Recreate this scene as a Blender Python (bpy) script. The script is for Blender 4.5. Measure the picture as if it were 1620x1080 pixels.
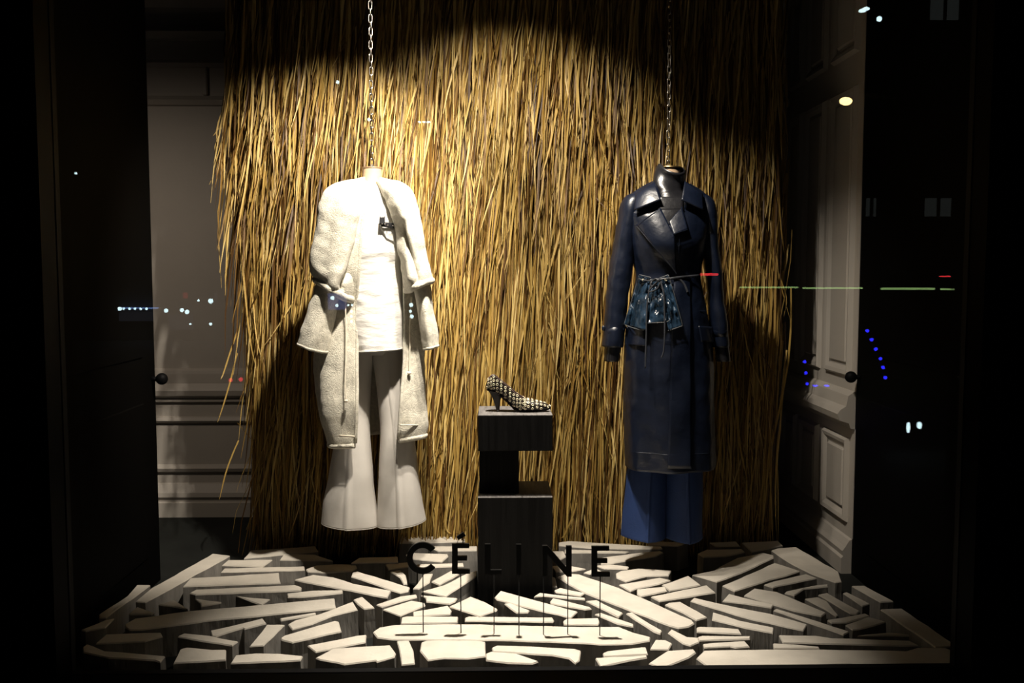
import bpy, bmesh, math, random
import numpy as np
from mathutils import Vector, Matrix, noise

for o in list(bpy.data.objects):
    bpy.data.objects.remove(o)
SC = bpy.context.scene
COL = SC.collection
random.seed(7)
rng = np.random.default_rng(11)
R = math.radians

# ------------------------------------------------------------------ camera
FPX, PITCH, YAW, ZC = 1500.0, R(4.2), R(1.15), 1.43
cam_d = bpy.data.cameras.new('camera')
cam_d.sensor_width = 36.0
cam_d.lens = FPX / 1620 * 36.0
cam_d.clip_end = 200
cam = bpy.data.objects.new('camera', cam_d)
COL.objects.link(cam)
cam.location = (0, 0, ZC)
cam.rotation_euler = (math.pi / 2 - PITCH, 0, -YAW)
SC.camera = cam

# ------------------------------------------------------------------ world, lights, exposure
SC.view_settings.view_transform = 'Standard'
SC.view_settings.look = 'None'
SC.view_settings.gamma = 1.0
SC.view_settings.exposure = 0.0
SC.view_settings.use_curve_mapping = False
W = bpy.data.worlds.new('night')
SC.world = W
W.use_nodes = True
W.node_tree.nodes['Background'].inputs[0].default_value = (0.5, 0.6, 0.9, 1)
W.node_tree.nodes['Background'].inputs[1].default_value = 0.0012


def spot(name, loc, target, watts, cone, blend, color=(1.0, 0.90, 0.76), size=0.035):
    d = bpy.data.lights.new(name, 'SPOT')
    d.energy = watts
    d.color = color
    d.spot_size = R(cone)
    d.spot_blend = blend
    d.shadow_soft_size = size
    o = bpy.data.objects.new(name, d)
    COL.objects.link(o)
    o.location = loc
    o.rotation_euler = (Vector(target) - Vector(loc)).to_track_quat('-Z', 'Y').to_euler()
    return o


# ceiling spotlights above the middle of the window, just behind the glass
spot('ceiling_spot', (-0.16, 3.22, 2.92), (-0.64, 4.15, 1.80), 410, 60, 0.65)
spot('ceiling_spot', (0.02, 3.36, 2.92), (0.08, 4.6, 1.46), 190, 74, 0.8)
spot('ceiling_spot', (0.12, 3.24, 2.92), (0.82, 4.15, 1.45), 140, 54, 0.9)
spot('ceiling_spot', (0.08, 3.60, 2.97), (0.08, 3.38, 0.1), 700, 50, 1.0, (1.0, 0.91, 0.78))
# unseen fill spot added behind the left door to brighten the back wall
spot('back_wall_fill', (-2.4, 3.75, 2.45), (-1.85, 5.5, 0.30), 38, 112, 1.0, (1.0, 0.83, 0.66), 0.12)

# ------------------------------------------------------------------ helpers
_fw = Vector((math.sin(YAW) * math.cos(PITCH), math.cos(YAW) * math.cos(PITCH), -math.sin(PITCH)))
_rt = Vector((math.cos(YAW), -math.sin(YAW), 0))
_up = _rt.cross(_fw)


def ray(px, py):
    return _fw + _rt * ((px - 810) / FPX) + _up * ((540 - py) / FPX)


def onY(px, py, y):           # point of the plane at depth y
    r = ray(px, py)
    return Vector((0, 0, ZC)) + r * (y / r.y)


def onZ(px, py, z):
    r = ray(px, py)
    return Vector((0, 0, ZC)) + r * ((z - ZC) / r.z)


def onX(px, py, x):
    r = ray(px, py)
    return Vector((0, 0, ZC)) + r * (x / r.x)


def tag(o, label=None, cat=None, group=None, kind=None):
    if label: o['label'] = label
    if cat: o['category'] = cat
    if group: o['group'] = group
    if kind: o['kind'] = kind
    return o


def empty(name, loc=(0, 0, 0)):
    o = bpy.data.objects.new(name, None)
    o.empty_display_size = 0.05
    COL.objects.link(o)
    o.location = loc
    return o


def link(name, mesh, parent=None, loc=None):
    """link a mesh whose vertices are in world space (unless loc is given: then local to loc)"""
    o = bpy.data.objects.new(name, mesh)
    COL.objects.link(o)
    if loc is not None:
        o.location = loc
    if parent is not None:
        o.parent = parent
        o.matrix_parent_inverse = Matrix.Translation(-world_loc(parent))
    return o


def world_loc(o):
    """world translation of an unrotated object"""
    v = Vector(o.location)
    if o.parent is not None:
        v = v + world_loc(o.parent) + Vector(o.matrix_parent_inverse.translation)
    return v


def mesh_from(name, verts, faces, mat=None, smooth=False):
    me = bpy.data.meshes.new(name)
    me.from_pydata([tuple(v) for v in verts], [], faces)
    if mat: me.materials.append(mat)
    if smooth:
        me.polygons.foreach_set('use_smooth', [True] * len(me.polygons))
    me.update()
    return me


def bm_mesh(name, bm, mat=None, smooth=False, normals=True):
    if normals:
        bmesh.ops.recalc_face_normals(bm, faces=bm.faces)
    me = bpy.data.meshes.new(name)
    bm.to_mesh(me)
    bm.free()
    if mat: me.materials.append(mat)
    if smooth:
        me.polygons.foreach_set('use_smooth', [True] * len(me.polygons))
    return me


def box_bm(x0, x1, y0, y1, z0, z1, bev=0.0, bm=None, seg=1):
    own = bm is None
    b = bmesh.new()
    v = [b.verts.new(p) for p in ((x0, y0, z0), (x1, y0, z0), (x1, y1, z0), (x0, y1, z0), (x0, y0, z1), (x1, y0, z1), (x1, y1, z1), (x0, y1, z1))]
    for f in ((0, 3, 2, 1), (4, 5, 6, 7), (0, 1, 5, 4), (1, 2, 6, 5), (2, 3, 7, 6), (3, 0, 4, 7)):
        b.faces.new([v[i] for i in f])
    if bev:
        bmesh.ops.bevel(b, geom=list(b.edges), offset=bev, segments=seg, affect='EDGES', profile=0.5)
    if own:
        return b
    me = bpy.data.meshes.new('tmp')
    b.to_mesh(me); b.free()
    bm.from_mesh(me)
    bpy.data.meshes.remove(me)
    return bm


def box(name, x0, x1, y0, y1, z0, z1, mat, parent=None, bev=0.0):
    return link(name, bm_mesh(name, box_bm(x0, x1, y0, y1, z0, z1, bev), mat), parent)


def tube_data(pts, r, n=8, closed=False, caps=True):
    pts = [Vector(p) for p in pts]
    m = len(pts)
    rr = r if hasattr(r, '__len__') else [r] * m
    vs, fs = [], []
    prev = None
    for i, p in enumerate(pts):
        a = pts[(i - 1) % m] if (closed or i > 0) else p
        b = pts[(i + 1) % m] if (closed or i < m - 1) else p
        t = (b - a)
        if t.length < 1e-9: t = Vector((0, 0, 1))
        t.normalize()
        if prev is None:
            u = t.cross(Vector((0, 1, 0)))
            if u.length < 0.1: u = t.cross(Vector((1, 0, 0)))
        else:
            u = prev - t * prev.dot(t)
            if u.length < 1e-6: u = t.cross(Vector((0, 1, 0.3)))
        u.normalize()
        prev = u
        w = t.cross(u)
        for k in range(n):
            ang = 2 * math.pi * k / n
            vs.append(p + (u * math.cos(ang) + w * math.sin(ang)) * rr[i])
    lim = m if closed else m - 1
    for i in range(lim):
        j = (i + 1) % m
        for k in range(n):
            l = (k + 1) % n
            fs.append((i * n + k, i * n + l, j * n + l, j * n + k))
    if caps and not closed:
        fs.append(tuple(range(n))[::-1])
        fs.append(tuple((m - 1) * n + k for k in range(n)))
    return vs, fs


def tube(name, pts, r, mat, parent=None, n=8, closed=False):
    v, f = tube_data(pts, r, n, closed)
    return link(name, mesh_from(name, v, f, mat, True), parent)


def crom(P, t):
    """Catmull-Rom through the rows of P (array k x d), t in 0..1"""
    k = len(P) - 1
    s = np.clip(t * k, 0, k - 1e-9)
    i = np.floor(s).astype(int)
    f = (s - i)[:, None]
    g = lambda j: P[np.clip(j, 0, k)]
    p0, p1, p2, p3 = g(i - 1), g(i), g(i + 1), g(i + 2)
    return 0.5 * ((2 * p1) + (-p0 + p2) * f + (2 * p0 - 5 * p1 + 4 * p2 - p3) * f ** 2 + (-p0 + 3 * p1 - 3 * p2 + p3) * f ** 3)


def nz(x, y, z, s=1.0):
    return noise.noise(Vector((x * s, y * s, z * s)))


class Loft:
    """a garment surface lofted through level rings; rows: (xL,yL, xR,yR, depth, half_depth, squareness[, openL, openR])
    xL.. are traced on the garment's own depth plane and become metres there"""

    def __init__(self, rows, m=50, n=56, wr=None, opening=False):
        A = []
        for r in rows:
            xL, yL, xR, yR, cy, ry, e = r[:7]
            a, b = onY(xL, yL, cy), onY(xR, yR, cy)
            q = [a.x, a.z, b.x, b.z, cy, ry, e]
            if opening:
                q += [onY(r[7], (yL + yR) / 2, cy - ry).x, onY(r[8], (yL + yR) / 2, cy - ry).x]
            A.append(q)
        A = np.array(A, float)
        # even spacing by mean height
        zz = (A[:, 1] + A[:, 3]) / 2
        d = np.concatenate([[0], np.cumsum(np.hypot(np.diff(zz), np.diff(A[:, 0])))])
        tt = np.interp(np.linspace(0, d[-1], m + 1), d, np.linspace(0, 1, len(A)))
        self.S = crom(A, tt)
        self.n, self.m, self.opening = n, m, opening
        self.V = np.zeros((m + 1, n + (1 if opening else 0), 3))
        for i in range(m + 1):
            xa, za, xb, zb, cy, ry, e = self.S[i, :7]
            cx, rx = (xa + xb) / 2, (xb - xa) / 2
            if opening:
                fl, fr = self.S[i, 7:9]
                pL = -math.acos(max(-1, min(1, (fl - cx) / rx)))
                pR = -math.acos(max(-1, min(1, (fr - cx) / rx)))
                ph = np.linspace(pL, pR - 2 * math.pi, n + 1)
            else:
                ph = np.linspace(0, 2 * math.pi, n, endpoint=False) - math.pi / 2
            for k, p in enumerate(ph):
                c, s = math.cos(p), math.sin(p)
                if opening: ec = es = 1.0
                else: ec = es = e
                c2 = math.copysign(abs(c) ** ec, c)
                s2 = math.copysign(abs(s) ** es, s)
                x = cx + rx * c2
                z = (za + zb) / 2 + (zb - za) / 2 * c2
                y = cy + ry * s2
                if wr:
                    w = wr(p, i / m, x, y, z, c, s)
                    x += c * w
                    y += s * w
                self.V[i, k] = (x, y, z)

    def front(self, x, z):
        zz = (self.S[:, 1] + self.S[:, 3]) / 2
        o = np.argsort(zz)
        g = [np.interp(z, zz[o], self.S[o, j]) for j in (0, 2, 4, 5)]
        cx, rx = (g[0] + g[1]) / 2, (g[1] - g[0]) / 2
        q = max(0.0, 1 - min(1, abs((x - cx) / rx)) ** 2)
        return g[2] - g[3] * math.sqrt(q)

    def build(self, name, mat, parent=None, solid=0.0, subd=0, cap_top=False):
        V = self.V
        m1, n1 = V.shape[0], V.shape[1]
        fs = []
        for i in range(m1 - 1):
            for k in range(n1 - 1 if self.opening else n1):
                l = (k + 1) % n1
                fs.append((i * n1 + k, (i + 1) * n1 + k, (i + 1) * n1 + l, i * n1 + l))
        if cap_top:
            fs.append(tuple(range(n1)))
        bm = bmesh.new()
        vs = [bm.verts.new(p) for p in V.reshape(-1, 3)]
        for f in fs:
            bm.faces.new([vs[j] for j in f])
        me = bm_mesh(name, bm, mat, True)
        o = link(name, me, parent)
        if solid:
            md = o.modifiers.new('thickness', 'SOLIDIFY')
            md.thickness = solid
            md.offset = 0
        if subd:
            md = o.modifiers.new('smooth', 'SUBSURF')
            md.levels = md.render_levels = subd
        return o

    def ring(self, i):
        return [Vector(p) for p in self.V[i]]


def patch(name, poly, surf, mat, parent, off=0.012, th=0.004, lift=0.0, nu=10, nv=10, wr=None):
    """a cloth or leather piece lying on a garment: four traced corners TL TR BR BL on the surface surf(x,z)"""
    TL, TR, BR, BL = [Vector(p) for p in poly]
    vs, fs = [], []
    for j in range(nv + 1):
        for i in range(nu + 1):
            u, v = i / nu, j / nv
            p = (TL * (1 - u) + TR * u) * (1 - v) + (BL * (1 - u) + BR * u) * v
            q = onY(p.x, p.y, 4.0)
            for _ in range(3):
                y = surf(q.x, q.z) - off - lift * v
                q = onY(p.x, p.y, y)
            if wr:
                q.y -= wr(u, v)
            vs.append(q)
    for j in range(nv):
        for i in range(nu):
            a = j * (nu + 1) + i
            fs.append((a, a + nu + 1, a + nu + 2, a + 1))
    o = link(name, mesh_from(name, vs, fs, mat, True), parent)
    md = o.modifiers.new('thickness', 'SOLIDIFY')
    md.thickness = th
    md.offset = 0
    return o


# ------------------------------------------------------------------ materials
def mat(name, col, rough=0.6, metal=0.0, var=0.0, vscale=8.0, vstretch=(1, 1, 1), bump=0.0, bscale=40.0, bstretch=(1, 1, 1), spec=0.5, sheen=0.0, col2=None, coat=0.0, dist=0.01, rvar=0.0):
    m = bpy.data.materials.new(name)
    m.use_nodes = True
    nt = m.node_tree
    b = nt.nodes['Principled BSDF']
    b.inputs['Base Color'].default_value = (*col, 1)
    b.inputs['Roughness'].default_value = rough
    b.inputs['Metallic'].default_value = metal
    b.inputs['Specular IOR Level'].default_value = spec
    if sheen:
        b.inputs['Sheen Weight'].default_value = sheen
    if coat:
        b.inputs['Coat Weight'].default_value = coat
        b.inputs['Coat Roughness'].default_value = 0.2
    tc = nt.nodes.new('ShaderNodeTexCoord')

    def ntex(scale, stretch, detail=5):
        mp = nt.nodes.new('ShaderNodeMapping')
        mp.inputs['Scale'].default_value = stretch
        nt.links.new(tc.outputs['Object'], mp.inputs['Vector'])
        n = nt.nodes.new('ShaderNodeTexNoise')
        n.inputs['Scale'].default_value = scale
        n.inputs['Detail'].default_value = detail
        nt.links.new(mp.outputs['Vector'], n.inputs['Vector'])
        return n
    if var:
        n = ntex(vscale, vstretch)
        r = nt.nodes.new('ShaderNodeValToRGB')
        c2 = col2 or tuple(c * (1 - var) for c in col)
        r.color_ramp.elements[0].position = 0.33
        r.color_ramp.elements[1].position = 0.67
        r.color_ramp.elements[0].color = (*c2, 1)
        r.color_ramp.elements[1].color = (*col, 1)
        nt.links.new(n.outputs['Fac'], r.inputs['Fac'])
        nt.links.new(r.outputs['Color'], b.inputs['Base Color'])
        if rvar:
            mr = nt.nodes.new('ShaderNodeMapRange')
            mr.inputs['To Min'].default_value = rough - rvar
            mr.inputs['To Max'].default_value = rough + rvar
            nt.links.new(n.outputs['Fac'], mr.inputs['Value'])
            nt.links.new(mr.outputs['Result'], b.inputs['Roughness'])
    if bump:
        n = ntex(bscale, bstretch, 6)
        bp = nt.nodes.new('ShaderNodeBump')
        bp.inputs['Strength'].default_value = bump
        bp.inputs['Distance'].default_value = dist
        nt.links.new(n.outputs['Fac'], bp.inputs['Height'])
        nt.links.new(bp.outputs['Normal'], b.inputs['Normal'])
    return m


def emit(name, col, strength):
    m = bpy.data.materials.new(name)
    m.use_nodes = True
    nt = m.node_tree
    nt.nodes.remove(nt.nodes['Principled BSDF'])
    e = nt.nodes.new('ShaderNodeEmission')
    e.inputs[0].default_value = (*col, 1)
    e.inputs[1].default_value = strength
    nt.links.new(e.outputs[0], nt.nodes['Material Output'].inputs[0])
    return m


M = {}
M['paint_black'] = mat('black_paint', (0.003, 0.003, 0.0035), 0.6, var=0.3, vscale=3, spec=0.1)
M['door_black'] = mat('black_door_paint', (0.002, 0.0018, 0.0016), 0.7, var=0.3, vscale=2, spec=0.05)
M['floor'] = mat('dark_floor', (0.012, 0.0135, 0.012), 0.8, var=0.4, vscale=5, bump=0.1, spec=0.2)
M['wall'] = mat('panelled_wall_paint', (0.50, 0.46, 0.41), 0.55, var=0.1, vscale=2.5, bump=0.05, bscale=60)
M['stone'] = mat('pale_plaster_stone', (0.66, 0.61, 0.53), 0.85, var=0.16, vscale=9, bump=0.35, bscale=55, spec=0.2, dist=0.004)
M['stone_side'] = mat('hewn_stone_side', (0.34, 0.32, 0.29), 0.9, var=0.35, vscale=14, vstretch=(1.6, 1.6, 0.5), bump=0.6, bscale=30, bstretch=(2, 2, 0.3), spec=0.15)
M['plinth'] = mat('black_stained_wood', (0.009, 0.0086, 0.0084), 0.6, var=0.5, vscale=9, vstretch=(6, 6, 0.35), bump=0.35, bscale=22, bstretch=(5, 5, 0.3), spec=0.08)
M['plinth_top'] = mat('grey_wood_top', (0.17, 0.16, 0.155), 0.8, var=0.35, vscale=12, vstretch=(5, .6, 1), bump=0.4, bscale=20, bstretch=(5, .5, 1), spec=0.2)
M['letter'] = mat('letter_black', (0.004, 0.004, 0.004), 0.5, var=0.2, vscale=8, spec=0.2)
M['wool'] = mat('cream_wool', (0.74, 0.70, 0.59), 0.95, var=0.25, vscale=70, bump=0.6, bscale=230, sheen=0.25, spec=0.1, dist=0.006)
M['cotton'] = mat('white_cotton', (0.88, 0.86, 0.82), 0.7, var=0.05, vscale=10, bump=0.3, bscale=18, bstretch=(1, 1, 3), spec=0.3, dist=0.012)
M['trouser_white'] = mat('white_twill', (0.58, 0.55, 0.51), 0.6, var=0.06, vscale=6, bump=0.2, bscale=16, spec=0.35, dist=0.01)
M['skin_form'] = mat('beige_form_fabric', (0.60, 0.42, 0.27), 0.6, var=0.08, vscale=30, bump=0.1, bscale=200)
M['cap'] = mat('form_cap', (0.20, 0.13, 0.07), 0.45, var=0.2, vscale=12)
M['navy'] = mat('navy_leather', (0.006, 0.011, 0.028), 0.37, var=0.35, vscale=14, bump=0.30, bscale=38, spec=0.75, dist=0.006, rvar=0.08)
M['navy_edge'] = mat('navy_leather_seam', (0.02, 0.03, 0.055), 0.4, var=0.2, vscale=20)
M['black_leather'] = mat('black_leather', (0.014, 0.014, 0.017), 0.33, var=0.3, vscale=14, bump=0.3, bscale=34, spec=0.9, dist=0.006)
M['pouch'] = mat('crinkled_blue_leather', (0.025, 0.055, 0.10), 0.20, var=0.5, vscale=18, bump=0.9, bscale=24, dist=0.010, col2=(0.006, 0.012, 0.02))
M['pouch_edge'] = mat('pale_leather_edge', (0.14, 0.15, 0.16), 0.35, var=0.3, vscale=20)
M['trouser_blue'] = mat('blue_wool_trousers', (0.010, 0.034, 0.13), 0.75, var=0.15, vscale=20, bump=0.1, bscale=120)
M['steel'] = mat('chain_steel', (0.42, 0.39, 0.35), 0.28, 1.0, var=0.2, vscale=30)
M['brass'] = mat('brass', (0.72, 0.52, 0.24), 0.3, 1.0, var=0.15, vscale=40)
M['eyelet'] = mat('pale_gold_eyelet', (0.92, 0.83, 0.60), 0.4, 0.5, var=0.05, vscale=40)
M['shoe'] = mat('dark_shoe_leather', (0.020, 0.014, 0.011), 0.45, var=0.3, vscale=40)
M['shoe_in'] = mat('shoe_lining', (0.10, 0.055, 0.045), 0.6, var=0.2, vscale=30)
M['cord'] = mat('cream_cord', (0.80, 0.72, 0.58), 0.8, var=0.15, vscale=80)
M['sidewalk'] = mat('sidewalk_stone', (0.03, 0.03, 0.03), 0.8, var=0.3, vscale=3)
M['street'] = mat('dark_facade', (0.02, 0.018, 0.016), 0.8, var=0.3, vscale=1)


def straw_material(name, dark):
    m = bpy.data.materials.new(name)
    m.use_nodes = True
    nt = m.node_tree
    b = nt.nodes['Principled BSDF']
    g = nt.nodes.new('ShaderNodeNewGeometry')
    r = nt.nodes.new('ShaderNodeValToRGB')
    cr = r.color_ramp
    cols = [(0.0, (0.050, 0.022, 0.005)), (0.25, (0.17, 0.090, 0.020)), (0.5, (0.37, 0.24, 0.062)), (0.8, (0.56, 0.40, 0.13)), (1.0, (0.70, 0.54, 0.24))]
    cr.elements[0].position, cr.elements[1].position = 0, 1
    cr.elements[0].color, cr.elements[1].color = (*cols[0][1], 1), (*cols[-1][1], 1)
    for p, c in cols[1:-1]:
        cr.elements.new(p).color = (*c, 1)
    nt.links.new(g.outputs['Random Per Island'], r.inputs['Fac'])
    tc = nt.nodes.new('ShaderNodeTexCoord')
    n = nt.nodes.new('ShaderNodeTexNoise')
    n.inputs['Scale'].default_value = 5
    mp = nt.nodes.new('ShaderNodeMapping')
    mp.inputs['Scale'].default_value = (2, 2, 0.6)
    nt.links.new(tc.outputs['Object'], mp.inputs['Vector'])
    nt.links.new(mp.outputs['Vector'], n.inputs['Vector'])
    mx = nt.nodes.new('ShaderNodeMix')
    mx.data_type = 'RGBA'
    mx.blend_type = 'MULTIPLY'
    mr = nt.nodes.new('ShaderNodeMapRange')
    mr.inputs['From Min'].default_value, mr.inputs['From Max'].default_value = 0.3, 0.7
    mr.inputs['To Min'].default_value, mr.inputs['To Max'].default_value = 0.0, 0.55
    nt.links.new(n.outputs['Fac'], mr.inputs['Value'])
    nt.links.new(mr.outputs['Result'], mx.inputs['Factor'])
    nt.links.new(r.outputs['Color'], mx.inputs['A'])
    mx.inputs['B'].default_value = (0.78, 0.66, 0.40, 1)
    nt.links.new(mx.outputs['Result'], b.inputs['Base Color'])
    b.inputs['Roughness'].default_value = 0.5
    b.inputs['Specular IOR Level'].default_value = 0.3
    return m


M['straw'] = straw_material('dry_straw', False)

# thin clear pane: mostly transparent, a few percent mirror at each face
gm = bpy.data.materials.new('window_glass')
gm.use_nodes = True
_nt = gm.node_tree
_nt.nodes.remove(_nt.nodes['Principled BSDF'])
_t = _nt.nodes.new('ShaderNodeBsdfTransparent')
_g = _nt.nodes.new('ShaderNodeBsdfGlossy')
_g.inputs['Roughness'].default_value = 0.0
_x = _nt.nodes.new('ShaderNodeMixShader')
_f = _nt.nodes.new('ShaderNodeFresnel')
_f.inputs['IOR'].default_value = 1.5
_nt.links.new(_f.outputs[0], _x.inputs[0])
_nt.links.new(_t.outputs[0], _x.inputs[1])
_nt.links.new(_g.outputs[0], _x.inputs[2])
_nt.links.new(_x.outputs[0], _nt.nodes['Material Output'].inputs[0])
M['glass'] = gm

# ------------------------------------------------------------------ structure
GL = 2.98                         # depth of the glass
XL, XR = -1.55, 1.70              # inner faces of the black side doors
YB = 5.53                         # back wall
floor = tag(box('floor', -3.2, XR + 0.1, 3.02, YB + 0.1, -0.12, 0.0, M['floor']), 'dark display floor under the pale stone blocks', kind='structure')
tag(box('ceiling', -3.2, XR + 0.1, 3.02, YB + 0.1, 3.12, 3.2, M['paint_black']), 'black ceiling over the display', kind='structure')

# back wall with its mouldings: profile (z, how far it stands out) swept along x
wall_back = tag(box('wall_back', -3.2, XR + 0.1, YB, YB + 0.1, 0, 3.12, M['wall']), 'cream panelled back wall showing left of the thatch', kind='structure')


def moulding_x(name, prof, x0, x1, parent):
    vs, fs = [], []
    for x in (x0, x1):
        for z, d in prof:
            vs.append((x, YB - d, z))
    n = len(prof)
    for i in range(n - 1):
        fs.append((i, i + 1, n + i + 1, n + i))
    fs.append(tuple(range(n))); fs.append(tuple(range(2 * n - 1, n - 1, -1)))
    bm = bmesh.new()
    v = [bm.verts.new(p) for p in vs]
    for f in fs: bm.faces.new([v[i] for i in f])
    return link(name, bm_mesh(name, bm, M['wall']), parent)


moulding_x('skirting_board', [(0.0, -.01), (0.0, .045), (.085, .045), (.09, .035), (.10, .035), (.12, .05), (.145, .045), (.165, .03), (.19, .012), (.20, -.01)], -3.2, XR, wall_back)
moulding_x('panel_moulding', [(.255, -.01), (.265, .02), (.285, .03), (.30, .012), (.31, -.01)], -3.2, XR, wall_back)
moulding_x('panel_moulding', [(.545, -.01), (.552, .012), (.566, .03), (.585, .018), (.592, -.01)], -3.2, XR, wall_back)
moulding_x('chair_rail', [(.672, -.01), (.676, .02), (.70, .022), (.715, .048), (.745, .055), (.765, .045), (.785, .032), (.84, .028), (.858, .024), (.868, .012), (.875, -.01)], -3.2, XR, wall_back)
moulding_x('picture_rail', [(2.37, -.01), (2.375, .03), (2.40, .05), (2.425, .03), (2.43, -.01)], -3.2, XR, wall_back)
moulding_x('panel_moulding', [(2.585, -.01), (2.59, .02), (2.61, .03), (2.63, .01), (2.635, -.01)], -3.2, XR, wall_back)
moulding_x('cornice', [(2.735, -.01), (2.74, .04), (2.775, .07), (2.80, .05), (2.805, -.01)], -3.2, XR, wall_back)
moulding_x('cornice', [(2.89, -.01), (2.90, .08), (2.96, .13), (3.10, .16), (3.12, -.01)], -3.2, XR, wall_back)
p = onY(325, 125, YB)
box('panel_moulding', p.x - .015, p.x + .015, YB - .025, YB + .01, 2.43, 2.59, M['wall'], wall_back, .006)
for pz0, pz1 in ((.95, 2.30),):
    pass

# right side wall, raised panels
YW0 = 4.38
wall_right = tag(box('wall_right', XR, XR + 0.1, YW0, YB, 0, 3.12, M['wall']), 'cream panelled side wall at the right with raised panels', kind='structure')


def moulding_y(name, prof, y0, y1, parent):
    bm = bmesh.new()
    n = len(prof)
    v = [bm.verts.new((XR - d, y, z)) for y in (y0, y1) for z, d in prof]
    for i in range(n - 1): bm.faces.new([v[i], v[i + 1], v[n + i + 1], v[n + i]])
    bm.faces.new(v[:n]); bm.faces.new(v[n:][::-1])
    return link(name, bm_mesh(name, bm, M['wall']), parent)


moulding_y('skirting_board', [(0.0, -.01), (0.0, .05), (.075, .05), (.085, .04), (.11, .045), (.13, .03), (.16, .012), (.17, -.01)], YW0, YB, wall_right)
moulding_y('chair_rail', [(.69, -.01), (.695, .02), (.72, .03), (.735, .075), (.765, .085), (.785, .07), (.80, .045), (.85, .035), (.865, .012), (.872, -.01)], YW0, YB, wall_right)


def panel_frame(y0, y1, z0, z1, w=.05, d=.022):
    """a mitred moulding frame with a raised field inside"""
    bm = bmesh.new()
    prof = [(0, 0), (w * .25, d), (w * .6, d * .8), (w, .004)]
    rings = []
    for o_, h_ in prof:
        rings.append([bm.verts.new((XR - h_, y, z)) for y, z in ((y0 + o_, z0 + o_), (y1 - o_, z0 + o_), (y1 - o_, z1 - o_), (y0 + o_, z1 - o_))])
    for a, b in zip(rings, rings[1:]):
        for i in range(4):
            j = (i + 1) % 4
            bm.faces.new([a[i], a[j], b[j], b[i]])
    fr = link('panel_frame', bm_mesh('panel_frame', bm, M['wall']), wall_right)
    i_ = w + .012
    bm = box_bm(XR - .012, XR + .01, y0 + i_, y1 - i_, z0 + i_, z1 - i_, .008)
    link('panel_field', bm_mesh('panel_field', bm, M['wall']), wall_right)


for y0, y1 in ((4.44, 4.78), (4.86, 5.16), (5.22, 5.46)):
    panel_frame(y0, y1, .23, .64)
    panel_frame(y0, y1, .93, 2.30)
    panel_frame(y0, y1, 2.45, 2.95)


# black doors standing open along both sides, with ball knobs near their far edge
def ball(name, loc, r, material, parent, sq=(1, 1, 1)):
    bm = bmesh.new()
    bmesh.ops.create_uvsphere(bm, u_segments=20, v_segments=12, radius=r)
    for v in bm.verts:
        v.co = Vector((v.co.x * sq[0], v.co.y * sq[1], v.co.z * sq[2])) + Vector(loc)
    return link(name, bm_mesh(name, bm, material, True), parent)


def side_door(name, x_in, sgn, y0, y1, label):
    d = tag(box(name, min(x_in, x_in + sgn * .045), max(x_in, x_in + sgn * .045), y0, y1, -0.1, 3.12, M['door_black'], None, .004), label, kind='structure')
    zk = 0.945
    yk = y1 - 0.045
    tube('knob_stem', [(x_in + sgn * .005, yk, zk), (x_in - sgn * .03, yk, zk)], .011, M['paint_black'], d, 12)
    ball('door_knob', (x_in - sgn * .045, yk, zk), .027, M['paint_black'], d)
    for z0, z1 in ((.15, .85), (1.05, 2.9)):      # raised panels of the leaf
        bx_ = sorted((x_in - sgn * .006, x_in + sgn * .01))
        link('door_panel', bm_mesh('door_panel', box_bm(bx_[0], bx_[1], y0 + .18, y1 - .16, z0, z1, .005), M['door_black']), d)
    return d


side_door('door_1', XL, -1, 3.02, 4.36, 'black door standing open along the left side of the display')
side_door('door_2', XR, 1, 3.02, YW0 - .005, 'black door standing open along the right side of the display')

# shop front: black frame around one large pane
tag(box('trim_1', -3.4, -1.352, GL - .10, GL + .035, -.35, 3.3, M['paint_black']), 'black window frame post at the left', kind='structure')
tag(box('trim_2', 1.506, 3.4, GL - .10, GL + .035, -.35, 3.3, M['paint_black']), 'black window frame post at the right', kind='structure')
tag(box('trim_3', -1.352, 1.506, GL - .10, GL + .035, -.35, 0.142, M['paint_black']), 'black window sill rail below the stones', kind='structure')
tag(box('trim_4', -1.352, 1.506, GL - .10, GL + .035, 2.62, 3.3, M['paint_black']), 'black window head rail above the pane', kind='structure')
win = tag(box('window_1', -1.352, 1.506, GL - .006, GL + .006, 0.142, 2.62, M['glass']), 'large clear shop window pane with street lights mirrored in it', kind='structure')
tag(box('sidewalk', -14, 14, -24, GL - .101, -.36, -.30, M['sidewalk']), 'dark pavement in front of the shop window', kind='structure')

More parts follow.
